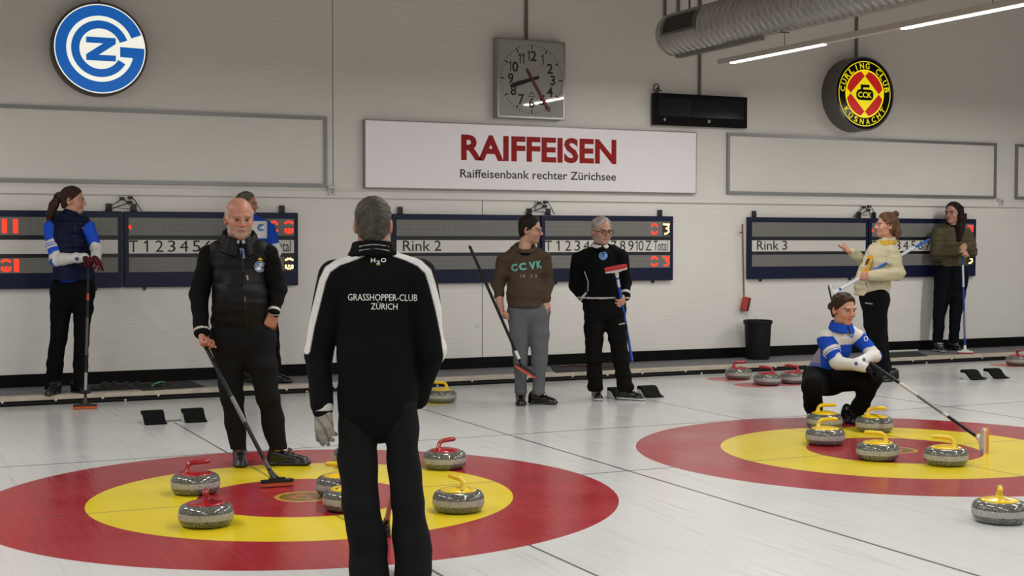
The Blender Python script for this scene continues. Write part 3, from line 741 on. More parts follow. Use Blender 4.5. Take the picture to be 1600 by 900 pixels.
put_stone('yellow', (505, 584, 759, 801), 60, 'yellow-handled granite stone half hidden behind the back-turned man', GA)
put_stone('yellow', (522, 586, 697, 730), 60, 'granite stone almost hidden behind the back-turned man, farthest one', GA)
put_stone('yellow', (1260, 1316, 643, 671), 8, 'yellow-handled granite stone at the crouching woman\'s foot, behind another stone', GB)
put_stone('yellow', (1259, 1320, 666, 697.5), 12, 'yellow-handled granite stone at the left of the right house, in front of another', GB)
put_stone('yellow', (1337, 1395.5, 648, 677), 5, 'yellow-handled granite stone right of the crouching woman\'s boot', GB)
put_stone('yellow', (1338, 1404.5, 688, 721.5), 175, 'yellow-handled granite stone covering the left of the right house button', GB)
put_stone('yellow', (1444, 1512, 695, 730), 170, 'yellow-handled granite stone on the inner red ring near the broom head', GB)
put_stone('yellow', (1519.5, 1604, 778, 818.5), -88, 'yellow-handled granite stone outside the right house, cut by the frame', GB)
put_stone('yellow', (665.5, 713, 606, 631), 175, 'yellow-handled granite stone idle by the bumper behind the back-turned man', GC)
put_stone('red', (1133, 1174.6, 573, 594.4), 10, 'red-handled granite stone by the bumper, leftmost of three below the bin', GC)
put_stone('red', (1177.6, 1220.6, 582, 603), 165, 'red-handled granite stone by the bumper, middle and nearest of three', GC)
put_stone('red', (1219, 1260, 579, 601.4), 165, 'red-handled granite stone by the bumper, partly behind the crouching woman', GC)
put_stone('red', (1570, 1612, 553, 573.5), -75, 'red-handled granite stone by the bumper at the right edge', GC)
# ------------------------------------------------------------------ figures: implicit surfaces meshed with surface nets
V3 = lambda p: np.array(p, dtype=np.float64)
class SDF:
    def __init__(s, h=.006): s.h = h; s.pr = []; s.dispf = None; s.cuts = []
    def add(s, f, lo, hi, k=.02, mode='u'): s.pr.append((f, V3(lo), V3(hi), k, mode)); return s
    def cone(s, a, b, ra, rb=None, k=.02, w=None, q=1.0, mode='u'):
        """tapered limb from a to b; thinner by q along the direction w"""
        rb = ra if rb is None else rb; a, b = V3(a), V3(b); R = max(ra, rb)
        lo, hi = np.minimum(a, b)-R, np.maximum(a, b)+R
        if w is not None:
            w = V3(w); w = w/np.linalg.norm(w); m = 1/q-1
            A, B = a+m*(a@w)*w, b+m*(b@w)*w
        else: A, B = a, b
        ab = B-A; L = max(ab@ab, 1e-9)
        def f(x, y, z):
            if w is not None:
                d = (x*w[0]+y*w[1]+z*w[2])*m; x, y, z = x+d*w[0], y+d*w[1], z+d*w[2]
            x, y, z = x-A[0], y-A[1], z-A[2]
            t = np.clip((x*ab[0]+y*ab[1]+z*ab[2])/L, 0, 1)
            return np.sqrt((x-t*ab[0])**2+(y-t*ab[1])**2+(z-t*ab[2])**2)-(ra+t*(rb-ra))
        return s.add(f, lo, hi, k, mode)
    def ell(s, c, r, R=None, k=.015, mode='u'):
        c = V3(c); r = V3(r); R = np.eye(3) if R is None else R; mr = r.max()
        def f(x, y, z):
            x, y, z = x-c[0], y-c[1], z-c[2]
            l = [(R[i, 0]*x+R[i, 1]*y+R[i, 2]*z)/r[i] for i in range(3)]
            k0 = np.sqrt(l[0]**2+l[1]**2+l[2]**2)+1e-9
            k1 = np.sqrt((l[0]/r[0])**2+(l[1]/r[1])**2+(l[2]/r[2])**2)+1e-9
            return k0*(k0-1)/k1
        return s.add(f, c-mr, c+mr, k, mode)
    def chain(s, P, rs, k=.02, w=None, q=1.0):
        for i in range(len(P)-1): s.cone(P[i], P[i+1], rs[i], rs[i+1], k, w, q)
        return s
    def cut(s, p, n): s.cuts.append((V3(p), V3(n)/np.linalg.norm(V3(n)))); return s
    def mesh(s):
        h = s.h; un = [p for p in s.pr if p[4] == 'u']
        lo = np.min([p[1] for p in un], 0)-4*h; hi = np.max([p[2] for p in un], 0)+4*h
        n = np.ceil((hi-lo)/h).astype(int)+1
        ax = [lo[i]+h*np.arange(n[i]) for i in range(3)]
        D = np.full(n, .5, dtype=np.float32)
        for f, a, b, k, mode in s.pr:
            m = k+3*h
            i0 = np.clip(np.floor((a-m-lo)/h).astype(int), 0, n); i1 = np.clip(np.ceil((b+m-lo)/h).astype(int)+1, 0, n)
            if (i1 <= i0).any(): continue
            sl = tuple(slice(i0[j], i1[j]) for j in range(3))
            d = f(ax[0][sl[0]][:, None, None], ax[1][sl[1]][None, :, None], ax[2][sl[2]][None, None, :]).astype(np.float32)
            o = D[sl]
            if mode == 'u':
                hh = np.maximum(k-np.abs(o-d), 0)/k; D[sl] = np.minimum(o, d)-hh*hh*k*.25
            else:
                d = -d; hh = np.maximum(k-np.abs(o-d), 0)/k; D[sl] = np.maximum(o, d)+hh*hh*k*.25
        if s.dispf is not None:
            I = np.nonzero(np.abs(D) < .03)
            D[I] += s.dispf(ax[0][I[0]], ax[1][I[1]], ax[2][I[2]]).astype(np.float32)
        for p, nn in s.cuts:
            d = ((ax[0]-p[0])*nn[0])[:, None, None]+((ax[1]-p[1])*nn[1])[None, :, None]+((ax[2]-p[2])*nn[2])[None, None, :]
            np.maximum(D, d.astype(np.float32), out=D)
        # --- surface nets
        ins = D < 0
        c = [ins[i:n[0]-1+i, j:n[1]-1+j, k:n[2]-1+k] for i in (0, 1) for j in (0, 1) for k in (0, 1)]
        any_ = c[0].copy(); all_ = c[0].copy()
        for q in c[1:]: any_ |= q; all_ &= q
        act = any_ & ~all_; idx = np.argwhere(act)
        cid = np.full(act.shape, -1, dtype=np.int32); cid[act] = np.arange(len(idx))
        off = np.array([(i, j, k) for i in (0, 1) for j in (0, 1) for k in (0, 1)])
        cv = np.stack([D[idx[:, 0]+o[0], idx[:, 1]+o[1], idx[:, 2]+o[2]] for o in off], 1)
        acc = np.zeros((len(idx), 3)); cnt = np.zeros(len(idx))
        for a in range(8):
            for b in range(a+1, 8):
                if np.abs(off[a]-off[b]).sum() != 1: continue
                va, vb = cv[:, a], cv[:, b]; m = (va < 0) != (vb < 0)
                t = np.where(m, va/np.where(m, va-vb, 1), 0)[:, None]
                acc += np.where(m[:, None], off[a]+t*(off[b]-off[a]), 0); cnt += m
        verts = lo+h*(idx+acc/cnt[:, None])
        faces = []
        for ax_ in range(3):
            u, v = (ax_+1) % 3, (ax_+2) % 3
            s0 = [slice(None)]*3; s1 = [slice(None)]*3; s0[ax_] = slice(0, -1); s1[ax_] = slice(1, None)
            a, b = ins[tuple(s0)], ins[tuple(s1)]
            e = np.argwhere(a != b); e = e[(e[:, u] > 0) & (e[:, v] > 0) & (e[:, u] < n[u]-1) & (e[:, v] < n[v]-1)]
            fl = a[e[:, 0], e[:, 1], e[:, 2]]
            def cc(du, dv):
                q = e.copy(); q[:, u] -= du; q[:, v] -= dv; return cid[q[:, 0], q[:, 1], q[:, 2]]
            Q = np.stack([cc(1, 1), cc(0, 1), cc(0, 0), cc(1, 0)], 1)
            Q[~fl] = Q[~fl][:, ::-1]; faces.append(Q)
        F = np.concatenate(faces); F = F[(F >= 0).all(1)]
        # light Laplacian polish
        for _ in range(1):
            sm = np.zeros_like(verts); ct = np.zeros(len(verts))
            for i in range(4):
                np.add.at(sm, F[:, i], verts[F[:, (i+1) % 4]]); np.add.at(ct, F[:, i], 1)
            ok = ct > 0; verts[ok] = verts[ok]*.5+.5*sm[ok]/ct[ok][:, None]
        return verts, F
def sdf_object(S, name, m, parent, color=None):
    v, f = S.mesh()
    org = np.array(origin_of(parent))
    me = bpy.data.meshes.new(name)
    me.vertices.add(len(v)); me.vertices.foreach_set('co', (v-org).astype(np.float32).ravel())
    me.loops.add(f.size); me.loops.foreach_set('vertex_index', f.astype(np.int32).ravel())
    me.polygons.add(len(f)); me.polygons.foreach_set('loop_start', np.arange(0, f.size, 4, dtype=np.int32))
    me.update(calc_edges=True); me.validate()
    me.polygons.foreach_set('use_smooth', np.ones(len(me.polygons), dtype=bool))
    me.materials.append(m)
    if color is not None:
        c = np.ones((len(v), 4), dtype=np.float32); c[:, :3] = color(v)
        a = me.color_attributes.new('Col', 'FLOAT_COLOR', 'POINT'); a.data.foreach_set('color', c.ravel())
    return link(name, me, parent)
def origin_of(o):
    p = Vector((0, 0, 0))
    while o is not None: p = p+o.location; o = o.parent
    return p
def folds(amp, seed, lz=.05, lx=.16):
    rg = np.random.RandomState(seed); W = []
    for i in range(6):
        d = rg.normal(size=3)*np.array([1/lx, 1/lx, 1/lz])*2; W.append((d, rg.rand()*6.28))
    def f(x, y, z):
        r = 0
        for d, p in W: r = r+np.sin(x*d[0]+y*d[1]+z*d[2]+p)
        return amp*r/2.4
    return f
def quilt(amp, period, z0=0.0):
    return lambda x, y, z: amp*(1-2*np.abs(np.sin(np.pi*(z-z0)/period))**.5)
def seg_t(P, a, b):
    a, b = V3(a), V3(b); ab = b-a; t = np.clip(((P-a)@ab)/(ab@ab), 0, 1)
    return t, np.linalg.norm(P-a-t[:, None]*ab, axis=1)
def poly_dist(P, pts):
    return np.min([seg_t(P, pts[i], pts[i+1])[1] for i in range(len(pts)-1)], 0)

m_skin = mat('skin', '#c09078', .5, attr='Col', bump=.05, bscale=220)
m_cloth = mat('cloth', '#202020', .9, spec=.12, attr='Col', noise=.10, nscale=60, bump=.25, bscale=160, sheen=.0)
m_nylon = mat('nylon', '#202020', .6, spec=.16, attr='Col', noise=.06, nscale=30, bump=.12, bscale=60)
m_fleece = mat('fleece', '#d0c8a8', .95, attr='Col', noise=.14, nscale=45, bump=.9, bscale=110)
m_hair = mat('hair', '#302018', .55, attr='Col', noise=.35, nscale=70, bump=.6, bscale=120, spec=.18)
m_shoe = mat('shoe', '#101010', .35, attr='Col', noise=.05)
m_eyew = mat('eye_white', '#9c9087', .3); m_iris = mat('eye_iris', '#1b120c', .15)
m_lens = mat('eyeglass_rim', '#15100e', .3)
m_lace = mat('shoe_lace', '#c8c8c8', .7); m_lacer = mat('shoe_lace_red', '#b0141c', .7); m_laceb = mat('shoe_lace_black', '#1b1b1b', .7)

def const(c): return np.array(lin(c))
class Fig:
    """a person standing at a ground point; joints are given where the photograph shows them, at a depth of D metres less d"""
    def __init__(s, gx, gy, z, label, group=None, D=None, h=.005):
        g = on_ground(gx, gy, z); s.z = z; s.h = h
        s.root = empty('person', g); tag(s.root, label, 'person', group)
        s.D = D or depth_of(g); s.s = s.D/FPX
        f = ray(gx, 450); f.z = 0; s.f = f.normalized(); s.r = Vector((s.f.y, -s.f.x, 0)); s.u = Vector((0, 0, 1))
        s.B = SDF(h)
    def j(s, px, py, d=0.0): return at_depth(px, py, s.D-d)
    def px(s, n): return n*s.s
    def dirn(s, ang, pitch=0.0):            # 0 = towards the camera, 90 = photo right
        a, p = math.radians(ang), math.radians(pitch)
        return ((-s.f*math.cos(a)+s.r*math.sin(a))*math.cos(p)+s.u*math.sin(p)).normalized()
    def head(s, c, yaw, pitch=0.0, roll=0.0, k=1.0, neck=None, nr=.052, skin='#b98a74', lips='#9a5a50', beard=None, brow='#3a2a20', female=False, jaw=1.0):
        f = s.dirn(yaw, pitch); rt = f.cross(s.u).normalized(); u = rt.cross(f).normalized()
        if roll:
            cr, sr = math.cos(math.radians(roll)), math.sin(math.radians(roll)); rt, u = rt*cr+u*sr, u*cr-rt*sr
        R = np.array([rt, f, u]); c = V3(c); s.hR, s.hc, s.hk = R, c, k
        L = lambda x, y, z: c+k*(x*R[0]+y*R[1]+z*R[2]); E = lambda p, r, kk=.012, mode='u', RR=None: s.B.ell(L(*p), V3(r)*k, R if RR is None else RR, kk*k, mode)
        s.L = L
        E((0, -.012, .035), (.074, .093, .082), .02)
        E((0, .022, -.035), (.059*jaw, .066, .078), .03)
        E((0, .058, -.092), (.026*jaw, .024, .022), .03)
        for sx in (-1, 1):
            E((sx*.040, .052, -.028), (.026, .028, .030), .02)
            E((sx*.046*jaw, .012, -.07), (.018, .035, .03), .02)
            E((sx*.030, .080, .022), (.026, .012, .010), .014)
            E((sx*.031, .096, .001), (.019, .016, .013), .012, 's')
            E((sx*.031, .079, .0115), (.018, .010, .0065), .006)
            E((sx*.0765, -.014, -.008), (.011, .022, .033), .006)
            E((sx*.080, -.006, -.006), (.006, .011, .018), .006, 's')
        s.B.cone(L(0, .084, .012), L(0, .104, -.024), .009*k, .0125*k, .010*k)
        for sx in (-1, 1): E((sx*.012, .094, -.030), (.009, .011, .008), .006)
        E((0, .080, -.056), (.024, .014, .0065), .006); E((0, .078, -.068), (.021, .014, .007), .006)
        E((0, .092, -.0615), (.022, .010, .0022), .004, 's')
        s.skin, s.lips, s.beard, s.brow = lin(skin), lin(lips), beard, lin(brow)
        if neck is not None:
            s.B.cone(L(0, -.022, -.045), V3(neck), nr*k, nr*k*1.12, .025)
        # eyes
        for sx in (-1, 1):
            mb = MB(); rb = bmesh.new(); bmesh.ops.create_uvsphere(rb, u_segments=14, v_segments=10, radius=.0112*k)
            o = origin_of(s.root); ctr = Vector(L(sx*.031, .0735, .001))-o
            mb.merge(rb, Matrix.Translation(ctr))
            e = mb.build('eye', m_eyew, s.root, True)
            mb = MB(); M = Matrix((( R[0][0], R[2][0], R[1][0], 0), (R[0][1], R[2][1], R[1][1], 0), (R[0][2], R[2][2], R[1][2], 0), (0, 0, 0, 1)))
            M.translation = ctr
            mb.lathe([(0, .0121*k), (.004*k, .0115*k), (.0072*k, .0093*k)], 12, M); mb.build('iris', m_iris, e, True)
    def headcol(s, P):
        q = (P-s.hc)@s.hR.T/s.hk; x, y, z = q[:, 0], q[:, 1], q[:, 2]
        C = np.tile(np.array(s.skin), (len(P), 1)); near = (np.abs(x) < .1) & (np.abs(y) < .14) & (np.abs(z) < .14)
        def blend(m, c):
            m = np.clip(m, 0, 1)[:, None]*near[:, None]; C[:] = C*(1-m)+np.array(c)*m
        red = np.array(s.skin)*np.array([1.06, .80, .74])
        blend(.55*np.exp(-(((np.abs(x)-.042)/.02)**2+((z+.028)/.02)**2))*(y > .02), red)
        blend(.6*np.exp(-((x/.014)**2+((z+.026)/.014)**2))*(y > .07), red)
        blend(.5*(np.abs(x) > .07)*(np.abs(z) < .05), red)
        if s.beard is not None:
            c, a = s.beard
            m = a*np.clip(1-np.maximum(0, z+.045)/.012, 0, 1)*(y > -.01)*np.clip((.125+z)/.02, 0, 1)
            blend(m, lin(c))
        blend(1.0*(np.abs(x) < .024)*np.exp(-((z+.061)/.009)**2)*(y > .07), s.lips)
        blend(.9*(np.abs(np.abs(x)-.031) < .021)*np.exp(-((z-.021-.1*np.maximum(0, .03-np.abs(np.abs(x)-.031))*0)/.0055)**2)*(y > .05), s.brow)
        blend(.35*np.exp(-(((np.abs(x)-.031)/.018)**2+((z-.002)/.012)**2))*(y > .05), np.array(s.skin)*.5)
        return C
    def hair(s, col, cap=.006, top=.004, line=((.088, .082), (.056, .045), (.042, -.014), (-.045, -.092)), bump=.0025, extra=None, lz=.02, col2=None, bald=None, nape=True):
        """close cap of hair whose edge thins out along a hairline given in side view (forward, up)"""
        S = SDF(s.h); L, R, k, c0 = s.L, s.hR, s.hk, s.hc
        def f(x, y, z):
            x, y, z = x-c0[0], y-c0[1], z-c0[2]
            l = [(R[i, 0]*x+R[i, 1]*y+R[i, 2]*z)/k for i in range(3)]
            def e(c, r):
                q = [(l[i]-c[i])/r[i] for i in range(3)]; k0 = np.sqrt(q[0]**2+q[1]**2+q[2]**2)+1e-9
                k1 = np.sqrt((q[0]/r[0])**2+(q[1]/r[1])**2+(q[2]/r[2])**2)+1e-9; return k0*(k0-1)/k1
            d = e((0, -.012, .035), (.074, .093, .082)); d2 = e((0, -.030, -.025), (.062, .064, .07)); h = np.maximum(.03-np.abs(d-d2), 0)/.03
            d = np.minimum(d, d2)-h*h*.03*.25
            g = None
            for (y0, z0), (y1, z1) in zip(line, line[1:]):
                t = np.array([y1-y0, z1-z0]); t /= np.linalg.norm(t); n = (t[1], -t[0])
                gi = (l[1]-y0)*n[0]+(l[2]-z0)*n[1]
                g = gi if g is None else np.minimum(g, gi)
            if bald is not None: g = np.minimum(g, bald[0]-l[2]-bald[1]*(l[1]+.05))
            g = np.clip((g+.006)/.020, 0, 1); g = g*g*(3-2*g)
            tp = np.clip((l[2]-.03)/.06, 0, 1)
            return (d-(-.008+(cap+top*tp+.008)*g))*k
        S.add(f, L(0, 0, 0)-.15*k, L(0, 0, 0)+.15*k, .001)
        nz = folds(bump, 5, lz, lz*.6); S.dispf = nz
        cc = const(col); rg = folds(1.0, 21, .03, .02)
        if extra:
            S2 = SDF(s.h); extra(S2, L, k); S2.dispf = folds(bump*1.2, 9, .09, .014); c2 = const(col2 or col)
            nm = {'pony': 'ponytail', 'bun': 'hair_bun', 'long': 'long_hair'}[extra.__name__]
            sdf_object(S2, nm, m_hair, s.root, lambda P: c2[None]*(1+.25*np.clip(rg(P[:, 0], P[:, 1], P[:, 2]), -1, 1))[:, None])
        return sdf_object(S, 'hair', m_hair, s.root, lambda P: cc[None]*(1+.25*np.clip(rg(P[:, 0], P[:, 1], P[:, 2]), -1, 1))[:, None])
    def ring_collar(s, S, c, yaw, R=.068, r=.012, drop=.03, gap=50, rows=2, dz=.016, flare=.0, q=1.0):
        c = Vector(c); f = s.dirn(yaw); rt = f.cross(s.u)
        for i in range(rows):
            P = []
            for t in range(15):
                a = math.radians(gap/2+(360-gap)*t/14)
                P.append(c+f*(R+flare*i)*q*math.cos(a)+rt*(R+flare*i)*math.sin(a)-s.u*(drop*(1+math.cos(a))/2+dz*i))
            S.chain(P, [r]*15, .008)
        return S
    def hand(s, S, w, d, n, thumb=1, k=1.0, curl=(25, 30, 20), tcurl=20, spread=4, tout=45, r=.0085, vary=4):
        """w wrist, d towards the knuckles, n out of the palm, thumb = +1/-1 side"""
        w, d, n = Vector(w), Vector(d).normalized(), Vector(n); n = (n-d*n.dot(d)).normalized(); sd = d.cross(n)*thumb
        P = lambda a, b, c: V3(w+(d*a+sd*b+n*c)*k)
        for i, b in enumerate((.028, .010, -.009, -.027)):
            ln = (.072, .080, .074, .058)[i]; kn = P(.088-.004*abs(i-1.2), b, 0)
            S.cone(P(.0, b*.55, 0), kn, .0145*k, .0125*k, .018*k)
            S.cone(P(.035, b*.8, .004), kn, .014*k, .011*k, .012*k)
            p = Vector(kn); a = 0
            for q, fr in enumerate((.46, .30, .24)):
                a += math.radians(curl[q]+vary*(i-1))
                dd = d*math.cos(a)+n*math.sin(a)+sd*(math.radians(spread)*(1.5-i)); dd.normalize()
                p2 = p+dd*ln*fr*k; S.cone(p, p2, r*(1-.07*q)*k, r*(1-.07*(q+1))*k, .004); p = p2
        b0 = Vector(P(.022, .024, .006)); a = math.radians(tout)
        dd = (d*math.cos(a)+sd*math.sin(a)+n*.25).normalized(); p1 = b0+dd*.042*k
        tc = math.radians(tcurl); dd2 = (dd*math.cos(tc)+(n*.7+d*.5-sd*.3).normalized()*math.sin(tc)).normalized(); p2 = p1+dd2*.032*k; p3 = p2+(dd2+n*.2*math.sin(tc)).normalized()*.024*k
        S.cone(b0, p1, .0155*k, .0115*k, .016*k); S.cone(p1, p2, .0105*k, .0095*k, .004); S.cone(p2, p3, .0095*k, .008*k, .004)
        S.cone(P(-.012, 0, 0), P(.01, 0, 0), .023*k, .023*k, .02)
    def finish_body(s, extra_color=None):
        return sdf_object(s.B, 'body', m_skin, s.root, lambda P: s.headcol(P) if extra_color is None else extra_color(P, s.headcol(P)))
    def garment(s, S, name, m, color):
        cf = color if callable(color) else (lambda P: np.tile(np.array(lin(color)), (len(P), 1)))
        return sdf_object(S, name, m, s.root, cf)
    def trousers(s, legs, waist, wr, col, m=None, fold=.004, q=.75, w=None, seed=1, k=.03, hem=None, h=None, name='trousers', colorf=None, cr=1.0):
        """legs: list of [(point, r), ...] from hip to hem"""
        S = SDF(h or s.h+.001); w = s.f if w is None else w
        for L_ in legs:
            S.chain([p for p, r in L_], [r for p, r in L_], k)
            s.B.chain([p for p, r in L_], [r*.62 for p, r in L_], .02)
        a, b = legs[0][0], legs[1][0]
        S.cone(a[0], b[0], a[1]*cr, b[1]*cr, .03)
        S.cone(waist, (V3(a[0])+V3(b[0]))/2, wr, wr*1.02, .04, w, q)
        s.B.cone(waist, (V3(a[0])+V3(b[0]))/2, wr*.7, wr*.7, .04, w, q)
        S.cut((0, 0, min(L_[-1][0][2] for L_ in legs)-.02), (0, 0, -1)); S.dispf = folds(fold, seed)
        return s.garment(S, name, m or m_cloth, colorf or col)
    def shoe(s, px, py, ang, col='#0d0d0e', sole='#101010', L=.28, W=.047, laces=None, h=None, high=.0):
        g = on_ground(px, py, s.z); d = s.dirn(ang); sd = d.cross(s.u)
        P = lambda a, b, c: V3(g+d*a+sd*b+s.u*c)
        S = SDF(h or s.h); hf = L/2
        S.cone(P(-hf+W, 0, .016), P(-.02, 0, .016), W*.92, W*.84, .02, (0, 0, 1), .30)
        S.cone(P(-.02, 0, .016), P(hf-W, .004, .016), W*.84, W*1.0, .02, (0, 0, 1), .30)
        S.cone(P(-hf+.05, 0, .04), P(-hf+.06, 0, .085+high), .040, .037, .02)
        S.cone(P(-hf+.06, 0, .07), P(hf-.055, .002, .032), .043, .030, .03)
        S.cone(P(hf-.075, .004, .03), P(hf-.048, .004, .028), .040, .038, .02, (0, 0, 1), .7)
        S.cut(P(0, 0, .002), (0, 0, -1))
        cs, cu = np.array(lin(sole)), np.array(lin(col)); z0 = s.z
        o = s.garment(S, 'shoe', m_shoe, lambda Q: np.where((Q[:, 2:3] < z0+.022), cs, cu))
        if laces:
            mb = MB(); og = origin_of(s.root)
            for i in range(4):
                t = .01+i*.024; zc = .098-.018*i+.004; yw = .024
                mb.tube([Vector(P(t-.01, -yw, zc-.008))-og, Vector(P(t, -.01, zc))-og, Vector(P(t+.004, .012, zc))-og, Vector(P(t-.008, yw, zc-.008))-og], .0042, 6)
            mb.tube([Vector(P(-.005, .0, .106))-og, Vector(P(.0, .03, .112))-og, Vector(P(.02, .035, .095))-og], .004, 6)
            mb.tube([Vector(P(-.005, .0, .106))-og, Vector(P(.0, -.03, .112))-og, Vector(P(.02, -.035, .095))-og], .004, 6)
            b = mb.build('laces', laces, o, True); b.location = (0, 0, 0)
        return o
    def glasses(s, rx=.024, rz=.019, thick=.0022, name='glasses'):
        L, k = s.L, s.hk; og = origin_of(s.root); mb = MB()
        for sx in (-1, 1):
            P = [Vector(L(sx*.033+rx*math.cos(a), .101-.25*abs(rx*math.cos(a)*sx > 0)*0-.18*max(0, sx*rx*math.cos(a)), .0+rz*math.sin(a)))-og for a in [i*math.pi/10 for i in range(21)]]
            mb.tube(P, thick, 6, cap=False)
            mb.tube([Vector(L(sx*(.033+rx), .096, .004))-og, Vector(L(sx*.074, .085, .006))-og, Vector(L(sx*.079, .0, .008))-og, Vector(L(sx*.080, -.02, .0))-og], thick*.9, 6)
        mb.tube([Vector(L(-.010, .101, .004))-og, Vector(L(0, .105, .007))-og, Vector(L(.010, .101, .004))-og], thick, 6)
        return mb.build(name, m_lens, s.root, True)

def px_line(F, pts, w, dmin=-9, dmax=9):
    pts = np.array(pts, float); R3 = np.array([CR, CU, CF])
    def f(P):
        q = (P-V3(CAM)) @ R3.T; xy = np.stack([800+FPX*q[:, 0]/q[:, 2], 450-FPX*q[:, 1]/q[:, 2]], 1); dd = F.D-q[:, 2]
        d = np.min([seg_t(xy, pts[i], pts[i+1])[1] for i in range(len(pts)-1)], 0)
        return np.clip((w-d)/1.6+.5, 0, 1)*(dd > dmin)*(dd < dmax)
    return f
# marks lying on cloth: photo-placed outlines dropped onto the garment's surface
def decal(gar, polys, name, m, lift=.003, parent=None):
    """polys: list of (vertex array in photo pixels, faces)"""
    me = gar.data; og = origin_of(gar)
    bvh = BVHTree.FromPolygons([v.co for v in me.vertices], [tuple(p.vertices) for p in me.polygons])
    mb = MB()
    for vs, fs in polys:
        bv = []
        for x, y in vs:
            d = ray(x, y).normalized(); hit = bvh.ray_cast(CAM-og, d)[0]
            bv.append(mb.bm.verts.new(hit-d*lift) if hit is not None else None)
        for f in fs:
            q = [bv[i] for i in f]
            if None not in q: mb._f(q)
    if not mb.bm.faces: mb.bm.free(); return None
    return mb.build(name, m, parent or gar)
def px_text(txt, x0, y0, x1, y1, h, bold=0.0, shear=0.0):
    """text with its baseline from (x0, y0) to (x1, y1) and height h, in photo pixels"""
    vs, fs = text_mesh(txt, bold, 2, shear=shear); lo, hi = vs.min(0), vs.max(0); p = (vs-lo)/(hi-lo)
    d = np.array([x1-x0, y1-y0]); n = np.array([d[1], -d[0]])/np.hypot(*d)*1.0
    return np.array([x0, y0])+p[:, :1]*d+p[:, 1:]*n*h, fs
def px_poly(P): return np.array(P, float), [tuple(range(len(P)))]
def px_disc(cx, cy, rx, ry, r0=0.0, n=24, a0=0, a1=360):
    vs = []; fs = []
    for i in range(n+1):
        a = math.radians(a0+(a1-a0)*i/n)
        vs += [(cx+rx*math.cos(a), cy-ry*math.sin(a)), (cx+r0*rx*math.cos(a), cy-r0*ry*math.sin(a))]
    for i in range(n): fs.append((2*i, 2*i+2, 2*i+3, 2*i+1) if r0 > 0 else (2*i, 2*i+2, 2*i+1))
    return np.array(vs), fs
m_wht = mat('print_white', '#d8d6d0', .7); m_pblue = mat('print_blue', '#2a62b0', .7); m_lblue = mat('print_light_blue', '#86a8d0', .7)
m_teal = mat('print_teal', '#5fa79c', .8); m_pyel = mat('print_gold', '#c8a23c', .7); m_pred = mat('print_red', '#b02024', .7)
def club_badge(gar, cx, cy, rx, ry):
    decal(gar, [px_disc(cx, cy, rx, ry)], 'club_badge', m_wht, .004)
    b = decal(gar, [px_disc(cx, cy, rx*.93, ry*.93, .72, 30, 22, 360), px_disc(cx, cy, rx*.6, ry*.6, .66, 24, 25, 330), px_poly([(cx+.4*rx, cy-.06*ry), (cx+.93*rx, cy-.05*ry), (cx+.75*rx, cy+.17*ry), (cx+.4*rx, cy+.15*ry)]),
        px_poly([(cx-.25*rx, cy-.22*ry), (cx+.28*rx, cy-.22*ry), (cx+.28*rx, cy-.08*ry), (cx-.25*rx, cy+.06*ry)]), px_poly([(cx-.25*rx, cy+.06*ry), (cx+.28*rx, cy-.08*ry), (cx+.28*rx, cy+.22*ry), (cx-.25*rx, cy+.22*ry)])][:4], 'badge_print', m_pblue, .0055)

# ------------------------------------------------------------------ curling brooms
def tube_between(mb, a, b, r0, r1=None, seg=12): mb.tube([a, b], [r0, r1 if r1 is not None else r0], seg)
def broom(top, bot, label, handle_col, head_cols, head_dir, pad_n, grip=None, bands=(), L=.2, W=.055, r=.0135, group='curling brooms in use', stripes=0):
    """top/bot: ends of the stick; head_dir: long side of the head; pad_n: side the pad faces"""
    top, bot = Vector(top), Vector(bot); t = empty('curling_broom', bot); tag(t, label, 'broom', group)
    ax = (top-bot); n = ax.length; ax.normalize(); Z = Vector((0, 0, 0))
    pn = Vector(pad_n).normalized(); hd = Vector(head_dir); hd = (hd-pn*hd.dot(pn)).normalized(); sd = pn.cross(hd)
    M = Matrix(((hd.x, sd.x, -pn.x, 0), (hd.y, sd.y, -pn.y, 0), (hd.z, sd.z, -pn.z, 0), (0, 0, 0, 1)))
    base = ax*0.0
    mb = MB(); mb.tube([ax*.045, ax*n*.5, ax*(n-.01), ax*n], [r, r, r, r*.7], 14); mb.build('handle', mat('handle_'+handle_col.strip('#'), handle_col, .4, spec=.2), t, True, 50)
    for (f0, f1, c) in bands:
        mb = MB(); mb.tube([ax*n*f0, ax*n*f1], [r*1.06]*2, 14); mb.build('handle_band', mat('handle_'+c.strip('#'), c, .35), t, True, 50)
    if grip:
        mb = MB(); mb.tube([ax*n*grip[0], ax*n*grip[1]], [r*1.12]*2, 14); mb.build('grip', mat('grip_'+grip[2].strip('#'), grip[2], .8), t, True, 50)
    c_body, c_pad = head_cols
    mb = MB(); mb.prism(rounded_rect(L, W, W*.45), .012, .030, M); mb.prism(rounded_rect(L*.5, W*.7, W*.3), .03, .042, M)
    mb.build('head_plate', mat('head_'+c_body.strip('#'), c_body, .4), t)
    mb = MB(); mb.prism(rounded_rect(L*1.02, W*1.08, W*.5), -.006, .0125, M); mb.build('brush_pad', mat('pad_'+c_pad.strip('#'), c_pad, .75, noise=.15, nscale=80), t)
    mb = MB(); mb.tube([-pn*.03, ax*.05+(-pn)*.01, ax*.10], [.02, .019, r*1.15], 14); mb.build('ferrule', mat('ferrule_'+c_body.strip('#'), c_body, .4), t, True, 50)
    return t
